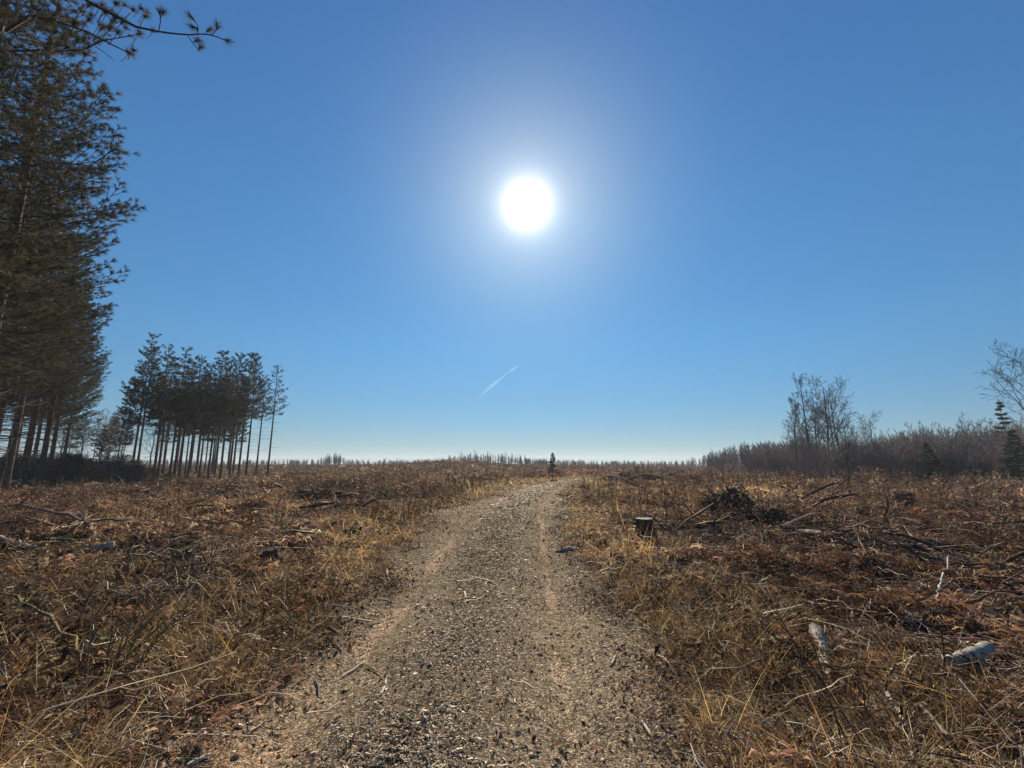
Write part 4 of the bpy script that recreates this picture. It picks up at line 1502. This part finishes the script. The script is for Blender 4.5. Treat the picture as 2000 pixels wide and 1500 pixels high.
# forked fallen branch on the left
f0, f1, f2, f3 = gp(212, 1055), gp(160, 1034), gp(80, 1022), gp(-30, 1008)
g1, g2, g3 = gp(120, 1048), gp(60, 1036), gp(-20, 1018)
tube_thing('fallen_branch', [up(f0, 0.04), up(f1, 0.12), up(f2, 0.30), up(f3, 0.30)], [0.05, 0.045, 0.03, 0.018], M['deadwood'],
           'long forked grey branch fallen in the brush at the left edge', 'branch', GL, seed=7, sides=8,
           extra=[([up(f1, 0.12), up(g1, 0.14), up(g2, 0.22), up(g3, 0.28)], (0.035, 0.014)), ([up(f1, 0.1), up(gp(164, 1030), 0.28)], (0.035, 0.012))])
a_, b_, c_ = gp(-20, 1062), gp(40, 1076), gp(72, 1078)
tube_thing('fallen_branch', [up(a_, 0.16), up(b_, 0.10), up(c_, 0.10)], [0.03, 0.022, 0.012], M['paleswood'], 'pale peeled stick pointing in from the left edge below the forked branch', 'branch', GL, seed=8)
# mossy pole of the willow clump
a_, b_, c_ = gp(-30, 1205), gp(85, 1240), gp(190, 1320)
tube_thing('fallen_branch', [up(a_, 0.30), up(b_, 0.22), up(c_, 0.03)], [0.014, 0.016, 0.012], M['moss'], 'thin mossy pole leaning through the willow stems on the left', 'branch', GL, seed=9, sides=7)
for i, (p, q, rad, mat, lb) in enumerate([
        ((1700, 1400), (1830, 1470), 0.012, 'deadwood', 'long straight grey stick running downhill in the right foreground'),
        ((1735, 1375), (1775, 1440), 0.014, 'paleswood', 'pale flat splinter of wood left of the long grey stick'),
        ((1860, 1480), (1800, 1395), 0.012, 'deadwood', 'grey stick nearest the bottom right corner'),
        ((1955, 1250), (2010, 1242), 0.014, 'deadwood', 'stout grey stick at the right edge above the birch log'),
        ((1700, 1182), (1790, 1186), 0.010, 'deadwood', 'long thin stick lying level across the rusty ferns'),
        ((1845, 1135), (1830, 1178), 0.011, 'paleswood', 'short pale stick standing up in the rusty ferns'),
        ((1640, 1460), (1560, 1500), 0.010, 'paleswood', 'pale stick lying in golden grass at the bottom'),
        ((1930, 1010), (1985, 1030), 0.020, 'deadwood', 'grey limb lying on the ferns near the right edge'),
        ((1475, 955), (1530, 975), 0.018, 'moss', 'brown limb resting against the root mound')]):
    a_, b_ = gp(*p), gp(*q)
    tube_thing('stick', [up(a_, 0.04 + 0.03 * (i % 3)), up(b_, 0.05)], [rad, rad * 1.15, rad * 0.6], M[mat], lb, 'stick', 'sticks lying in the right-hand brush', seed=20 + i, sides=7)

# broken snag and pale tattered stem on the right
a_ = gp(1905, 995)
s1 = (a_.x - 0.10, a_.y, a_.z + 0.30); s2 = (a_.x - 0.42, a_.y, a_.z + 0.62); s3 = (a_.x - 0.50, a_.y, a_.z + 0.70)
tube_thing('broken_sapling', [a_, s1, s2, s3], [0.03, 0.024, 0.03, 0.006], M['paleswood'], 'broken pale sapling bent over in the ferns before the right-hand spruce', 'sapling', None, seed=41, sides=7,
           extra=[([s2, (s2[0] - 0.14, s2[1], s2[2] - 0.03), (s2[0] - 0.10, s2[1], s2[2] - 0.22)], (0.025, 0.008))])

# sticks, bark and stones on the track
GK = 'sticks lying on the track'
for i, (pts, rad, mat, lb) in enumerate([
        ([(667, 1326), (688, 1312), (712, 1295)], 0.009, 'paleswood', 'pale bent stick at the left side of the track'),
        ([(745, 1358), (751, 1345), (754, 1330)], 0.0085, 'paleswood', 'short pale stick right of the bent one'),
        ([(622, 1222), (645, 1250), (668, 1276)], 0.007, 'moss', 'dark thin stick on the left verge above the pale bent one'),
        ([(640, 1225), (650, 1231), (662, 1240)], 0.010, 'deadwood', 'stubby grey stick beside the dark thin one'),
        ([(756, 1116), (758, 1132), (768, 1145)], 0.014, 'paleswood', 'white curved stick on the left edge of the track further up'),
        ([(907, 1158), (908, 1163), (910, 1169)], 0.014, 'paleswood', 'small pale block of wood in the middle of the track'),
        ([(365, 1500), (388, 1488), (410, 1478)], 0.009, 'paleswood', 'pale peeled stick at the bottom left'),
        ([(480, 1437), (500, 1425), (520, 1411)], 0.005, 'paleswood', 'thin pale stick on the sandy left shoulder'),
        ([(716, 1304), (735, 1314), (748, 1322)], 0.005, 'moss', 'thin brown twig between the two pale sticks'),
        ([(615, 1330), (622, 1345), (622, 1362)], 0.008, 'deadwood', 'curled grey root on the left shoulder of the track'),
        ([(1010, 1170), (1030, 1172), (1012, 1174)], 0.006, 'deadwood', 'little twig lying across the middle strip'),
        ([(970, 1425), (974, 1436), (972, 1450)], 0.008, 'deadwood', 'grey splinter on the middle strip near the bottom'),
        ([(1270, 1438), (1262, 1425), (1254, 1412)], 0.010, 'paleswood', 'pale splintered stick on the right shoulder near the bottom'),
        ([(1195, 1300), (1200, 1290), (1202, 1280)], 0.009, 'paleswood', 'small white stick on the right shoulder')]):
    W = [up(gp(*p), 0.012) for p in pts]
    tube_thing('stick', W, [rad * 0.8, rad, rad * 0.7], M[mat], lb, 'stick', GK, seed=60 + i, sides=7, K=8)
W = [gp(1083, 1080), gp(1100, 1077), gp(1112, 1074), gp(1130, 1074)]
tube_thing('bark_slab', [up(w, 0.02) for w in W], [0.008, 0.028, 0.038, 0.008], M['birch'], 'white torn piece of birch wood on the right edge of the track', 'wood piece', None, seed=90, sides=8)
W = [gp(485, 1254), gp(512, 1266)]
tube_thing('bark_slab', [up(w, 0.03) for w in W], [0.03, 0.034], M['birch'], 'short grey chunk of birch in the grass left of the track', 'wood piece', None, seed=91, sides=8)


def stone(px, py, s, c, label, seed):
    r = np.random.default_rng(1000 + seed)
    g = gp(px, py)
    nu, nv = 12, 7
    u = np.linspace(0, 2 * np.pi, nu, endpoint=False)[None]; v = np.linspace(-1.4, 1.5, nv)[:, None]
    k = 1 + 0.16 * r.normal(size=(nv, nu))
    V = np.stack([np.cos(u) * np.cos(v) * k * s * 1.3, np.sin(u) * np.cos(v) * k * s * 0.9, (np.sin(v) + 0 * u) * k * s * 0.6], -1).reshape(-1, 3)
    i = np.arange(nv - 1)[:, None]; j = np.arange(nu)[None]
    F = np.stack([i * nu + j, i * nu + (j + 1) % nu, (i + 1) * nu + (j + 1) % nu, (i + 1) * nu + j], -1).reshape(-1, 4)
    cap = [np.arange((nv - 1) * nu, nv * nu)[None]]
    o = mesh_obj('stone', V, [F] + cap, M['stone'], np.tile(np.array(c), (len(V), 1)), smooth=True)
    o.location = (g.x, g.y, g.z + s * 0.25)
    o.rotation_euler = (0, 0, r.uniform(0, 6))
    tag(o, label, 'stone', 'loose stones on the track')


for i, (px, py, s, c, lb) in enumerate([
        (1053, 1278, 0.016, (0.42, 0.36, 0.30), 'rounded grey stone left of the right rut'),
        (1038, 1312, 0.013, (0.06, 0.045, 0.04), 'small black lump on the gravel left of the right rut'),
        (860, 1438, 0.013, (0.55, 0.48, 0.42), 'pale pinkish pebble near the bottom of the track'),
        (1037, 1476, 0.014, (0.45, 0.33, 0.24), 'tan stone at the bottom of the middle strip'),
        (1090, 1240, 0.016, (0.48, 0.36, 0.26), 'pinkish flat stone right beside the sandy rut'),
        (672, 1352, 0.018, (0.05, 0.035, 0.03), 'dark clod of earth casting a black shadow on the left shoulder'),
        (640, 1418, 0.010, (0.42, 0.33, 0.26), 'small tan pebble in the bare earth at the lower left'),
        (1180, 1265, 0.017, (0.46, 0.42, 0.38), 'pale stone on the right shoulder of the track')]):
    stone(px, py, s, c, lb, i)


# big dry leaves on the left
def big_leaf(px, py, s, rz, c, label):
    g = gp(px, py)
    n = 9
    t = np.linspace(0, 1, n)
    w = np.sin(t * np.pi) ** 0.7 * 0.38 * s
    mid = np.stack([t * s, 0 * t, 0.10 * s * np.sin(t * 3.0)], -1)
    Lf = mid + np.stack([0 * t, w, w * 0.5], -1); Rt = mid + np.stack([0 * t, -w, w * 0.35], -1)
    V = np.concatenate([mid, Lf, Rt]) - [s / 2, 0, 0]
    q = np.arange(n - 1)
    F = np.concatenate([np.stack([q, q + 1, q + n + 1, q + n], -1), np.stack([q + 1, q, q + 2 * n, q + 2 * n + 1], -1)])
    o = mesh_obj('fallen_leaf', V, [F], M['leaf'], np.tile(np.array(c), (len(V), 1)), smooth=True)
    o.location = (g.x, g.y, g.z + 0.02)
    o.rotation_euler = (R(12), R(-10), rz)
    tag(o, label, 'leaf', 'single pale leaves on the ground')


big_leaf(330, 1467, 0.075, 1.2, (0.62, 0.50, 0.36), 'large pale leaf lying by itself at the bottom left')
big_leaf(572, 1272, 0.06, 0.6, (0.60, 0.54, 0.44), 'whitish leaf in the grass left of the dark thin stick')
big_leaf(470, 1470, 0.06, 2.2, (0.42, 0.26, 0.18), 'reddish leaf between the pale leaf and the sandy shoulder')


# willow clump and other stems
def stem_clump(name, base, specs, mat, label, cat, twiggy=True, seed=0, rad=0.007):
    """specs: list of (tip offset vector, bend)"""
    r = np.random.default_rng(1100 + seed)
    t = empty(name, base)
    P, Rr = [], []
    k = np.linspace(0, 1, 8)[:, None]
    for tip, bend in specs:
        tip = np.array(tip)
        st = np.array([r.normal() * 0.07, r.normal() * 0.05, -0.03])
        side = np.array([tip[0], tip[1], 0]) * bend
        p = st + (tip - st) * k + side * (k * k - k)
        p[1:-1] += r.normal(size=(6, 3)) * 0.006
        rb = rad * r.uniform(0.7, 1.2)
        P.append(p); Rr.append(rb * np.linspace(1, 0.35, 8))
        if twiggy:
            for _ in range(3):
                j = r.integers(3, 7)
                L = np.linalg.norm(tip) * r.uniform(0.12, 0.32)
                dv = (tip / np.linalg.norm(tip)) + r.normal(size=3) * 0.32
                P.append(p[j] + dv * L * k); Rr.append(rb * 0.45 * np.linspace(1, 0.4, 8))
    V, F, _ = tubes(np.array(P), np.array(Rr), 5)
    o = mesh_obj('stems', V, F, mat, None, t, smooth=True)
    return tag(t, label, cat)


bw = gp(235, 1310)
rs = np.random.default_rng(3)
specs = [((rs.uniform(-0.05, 0.62), rs.uniform(-0.2, 0.5), rs.uniform(0.35, 0.72)), 0.4) for _ in range(15)]
stem_clump('willow_shrub', bw, specs, M['moss'], 'leafless clump of thin willow stems leaning right in the left foreground', 'shrub', seed=1, rad=0.0065)
bw = gp(170, 1330)
specs = [((rs.uniform(-0.35, 0.15), rs.uniform(-0.1, 0.3), rs.uniform(0.35, 0.75)), 0.3) for _ in range(6)]
stem_clump('willow_shrub', bw, specs, M['stump'], 'sparse clump of dark upright stems left of the leaning willow clump', 'shrub', seed=2, rad=0.006)
for i, (px, py, tx, h, n, lb) in enumerate([
        (1655, 1500, -0.35, 0.95, 3, 'tall dark thin weed stem leaning left from the bottom right foreground'),
        (1700, 1440, -0.1, 0.6, 3, 'dark branching stem right of the tall leaning weed'),
        (1445, 1215, -0.05, 0.75, 3, 'dark slender weed standing in the middle of the right brush'),
        (1490, 1150, 0.0, 0.55, 2, 'upright dry weed behind the slender dark one'),
        (400, 1120, 0.1, 0.8, 3, 'dark thin sapling standing in brush left of the track'),
        (545, 1060, -0.05, 0.7, 4, 'bushy dead weed on the left verge beyond the sapling'),
        (340, 1010, 0.1, 1.1, 5, 'brown leafless bush before the pine row'),
        (610, 1010, 0.05, 0.8, 4, 'thin bush on the rise below the dark heap'),
        (1835, 1330, -0.02, 0.55, 2, 'thin stem growing before the pale birch log'),
        (1300, 985, 0.0, 0.55, 3, 'lone weed in the pale clearing right of the track'),
        (840, 935, 0.05, 1.3, 5, 'small dark bush on the rise left of the track bend'),
        (30, 1250, 0.2, 0.5, 3, 'brown stems at the left edge over the mossy pole')]):
    rs = np.random.default_rng(40 + i)
    specs = [((tx + rs.normal() * 0.10, rs.normal() * 0.08, h * rs.uniform(0.8, 1.05)), 0.3) for _ in range(n)]
    stem_clump('dead_weed', gp(px, py), specs, M['stump'], lb, 'plant', seed=10 + i, rad=0.0045 + 0.002 * (py < 1130))


# arched pale saplings before the dark undergrowth
def arch(base_px, tip_px, y_, label, seed):
    b = at(base_px[0], y_)
    zt = ztop(y_, tip_px[1])
    zc = y_ * CP + (zt - CAMZ) * SP
    tx = (tip_px[0] - 1000) / FPX * zc
    k = np.linspace(0, 1, 7)
    pts = [Vector((b.x + (tx - b.x) * q ** 2.4, b.y, b.z + (zt - b.z) * math.sin(q * 1.45) / math.sin(1.45))) for q in k]
    tube_thing('arched_sapling', pts, [0.022, 0.018, 0.010], M['deadwood'], label, 'sapling', 'arched saplings before the undergrowth', seed=seed, sides=6)


arch((146, 1035), (118, 946), 15.0, 'thin pale sapling arching left before the dark undergrowth', 51)
arch((240, 985), (216, 926), 22.0, 'thin pale sapling arching left further right and farther off', 52)
arch((-2, 1000), (54, 720), 23.0, 'thin pale birch sapling beside the leaning trunk at the left edge', 53)


# ------------------------------------------------------------------ contrail
def contrail():
    m, nt, N, L = new_mat('ice_cloud')
    out = N.new('ShaderNodeOutputMaterial')
    vol = N.new('ShaderNodeVolumePrincipled')
    vol.inputs['Color'].default_value = (1, 1, 1, 1)
    vol.inputs['Density'].default_value = 0.0024
    vol.inputs['Anisotropy'].default_value = 0.6
    L.new(vol.outputs[0], out.inputs['Volume'])
    r = np.random.default_rng(9)
    zc = 3000.0

    def streak(pts, rad):
        W = np.array([pw(px, py, zc) for px, py in pts])
        c = W.mean(0)
        s = np.linspace(0, len(pts) - 1, 24)
        P = np.stack([np.interp(s, np.arange(len(pts)), W[:, q]) for q in range(3)], -1) - c
        rd = np.interp(s, np.linspace(0, len(pts) - 1, len(rad)), rad) * (1 + 0.12 * r.normal(size=24))
        V, F, _ = tubes(P[None], rd[None], 10, cap=True)
        return c, V, F
    for pts, rad, lb in [([(924, 783), (945, 767), (962, 752), (982, 736), (992, 728), (1000, 722), (1011, 716), (1040, 702)],
                          [1.5, 7, 13, 9, 4, 11, 5, 1.5], 'faint pale contrail streak low in the sky below the sun')]:
        c, V, F = streak(pts, rad)
        o = mesh_obj('contrail', V, F, m)
        o.location = c
        tag(o, lb, 'cloud')


contrail()

# ------------------------------------------------------------------ haze
HAZE = 0.0005
if HAZE > 0:
    m, nt, N, L = new_mat('haze')
    out = N.new('ShaderNodeOutputMaterial')
    vol = N.new('ShaderNodeVolumePrincipled')
    vol.inputs['Color'].default_value = (0.8, 0.88, 1.0, 1)
    vol.inputs['Density'].default_value = HAZE
    vol.inputs['Anisotropy'].default_value = 0.3
    L.new(vol.outputs[0], out.inputs['Volume'])
    x0, x1, y0, y1, z0, z1 = -1700, 1700, -1700, 1700, -4, 26
    V = np.array([(x0, y0, z0), (x1, y0, z0), (x1, y1, z0), (x0, y1, z0), (x0, y0, z1), (x1, y0, z1), (x1, y1, z1), (x0, y1, z1)], float)
    F = np.array([(0, 3, 2, 1), (4, 5, 6, 7), (0, 1, 5, 4), (1, 2, 6, 5), (2, 3, 7, 6), (3, 0, 4, 7)])
    o = mesh_obj('haze', V, [F], m)
    tag(o, 'thin blue haze over the clearing', kind='stuff')
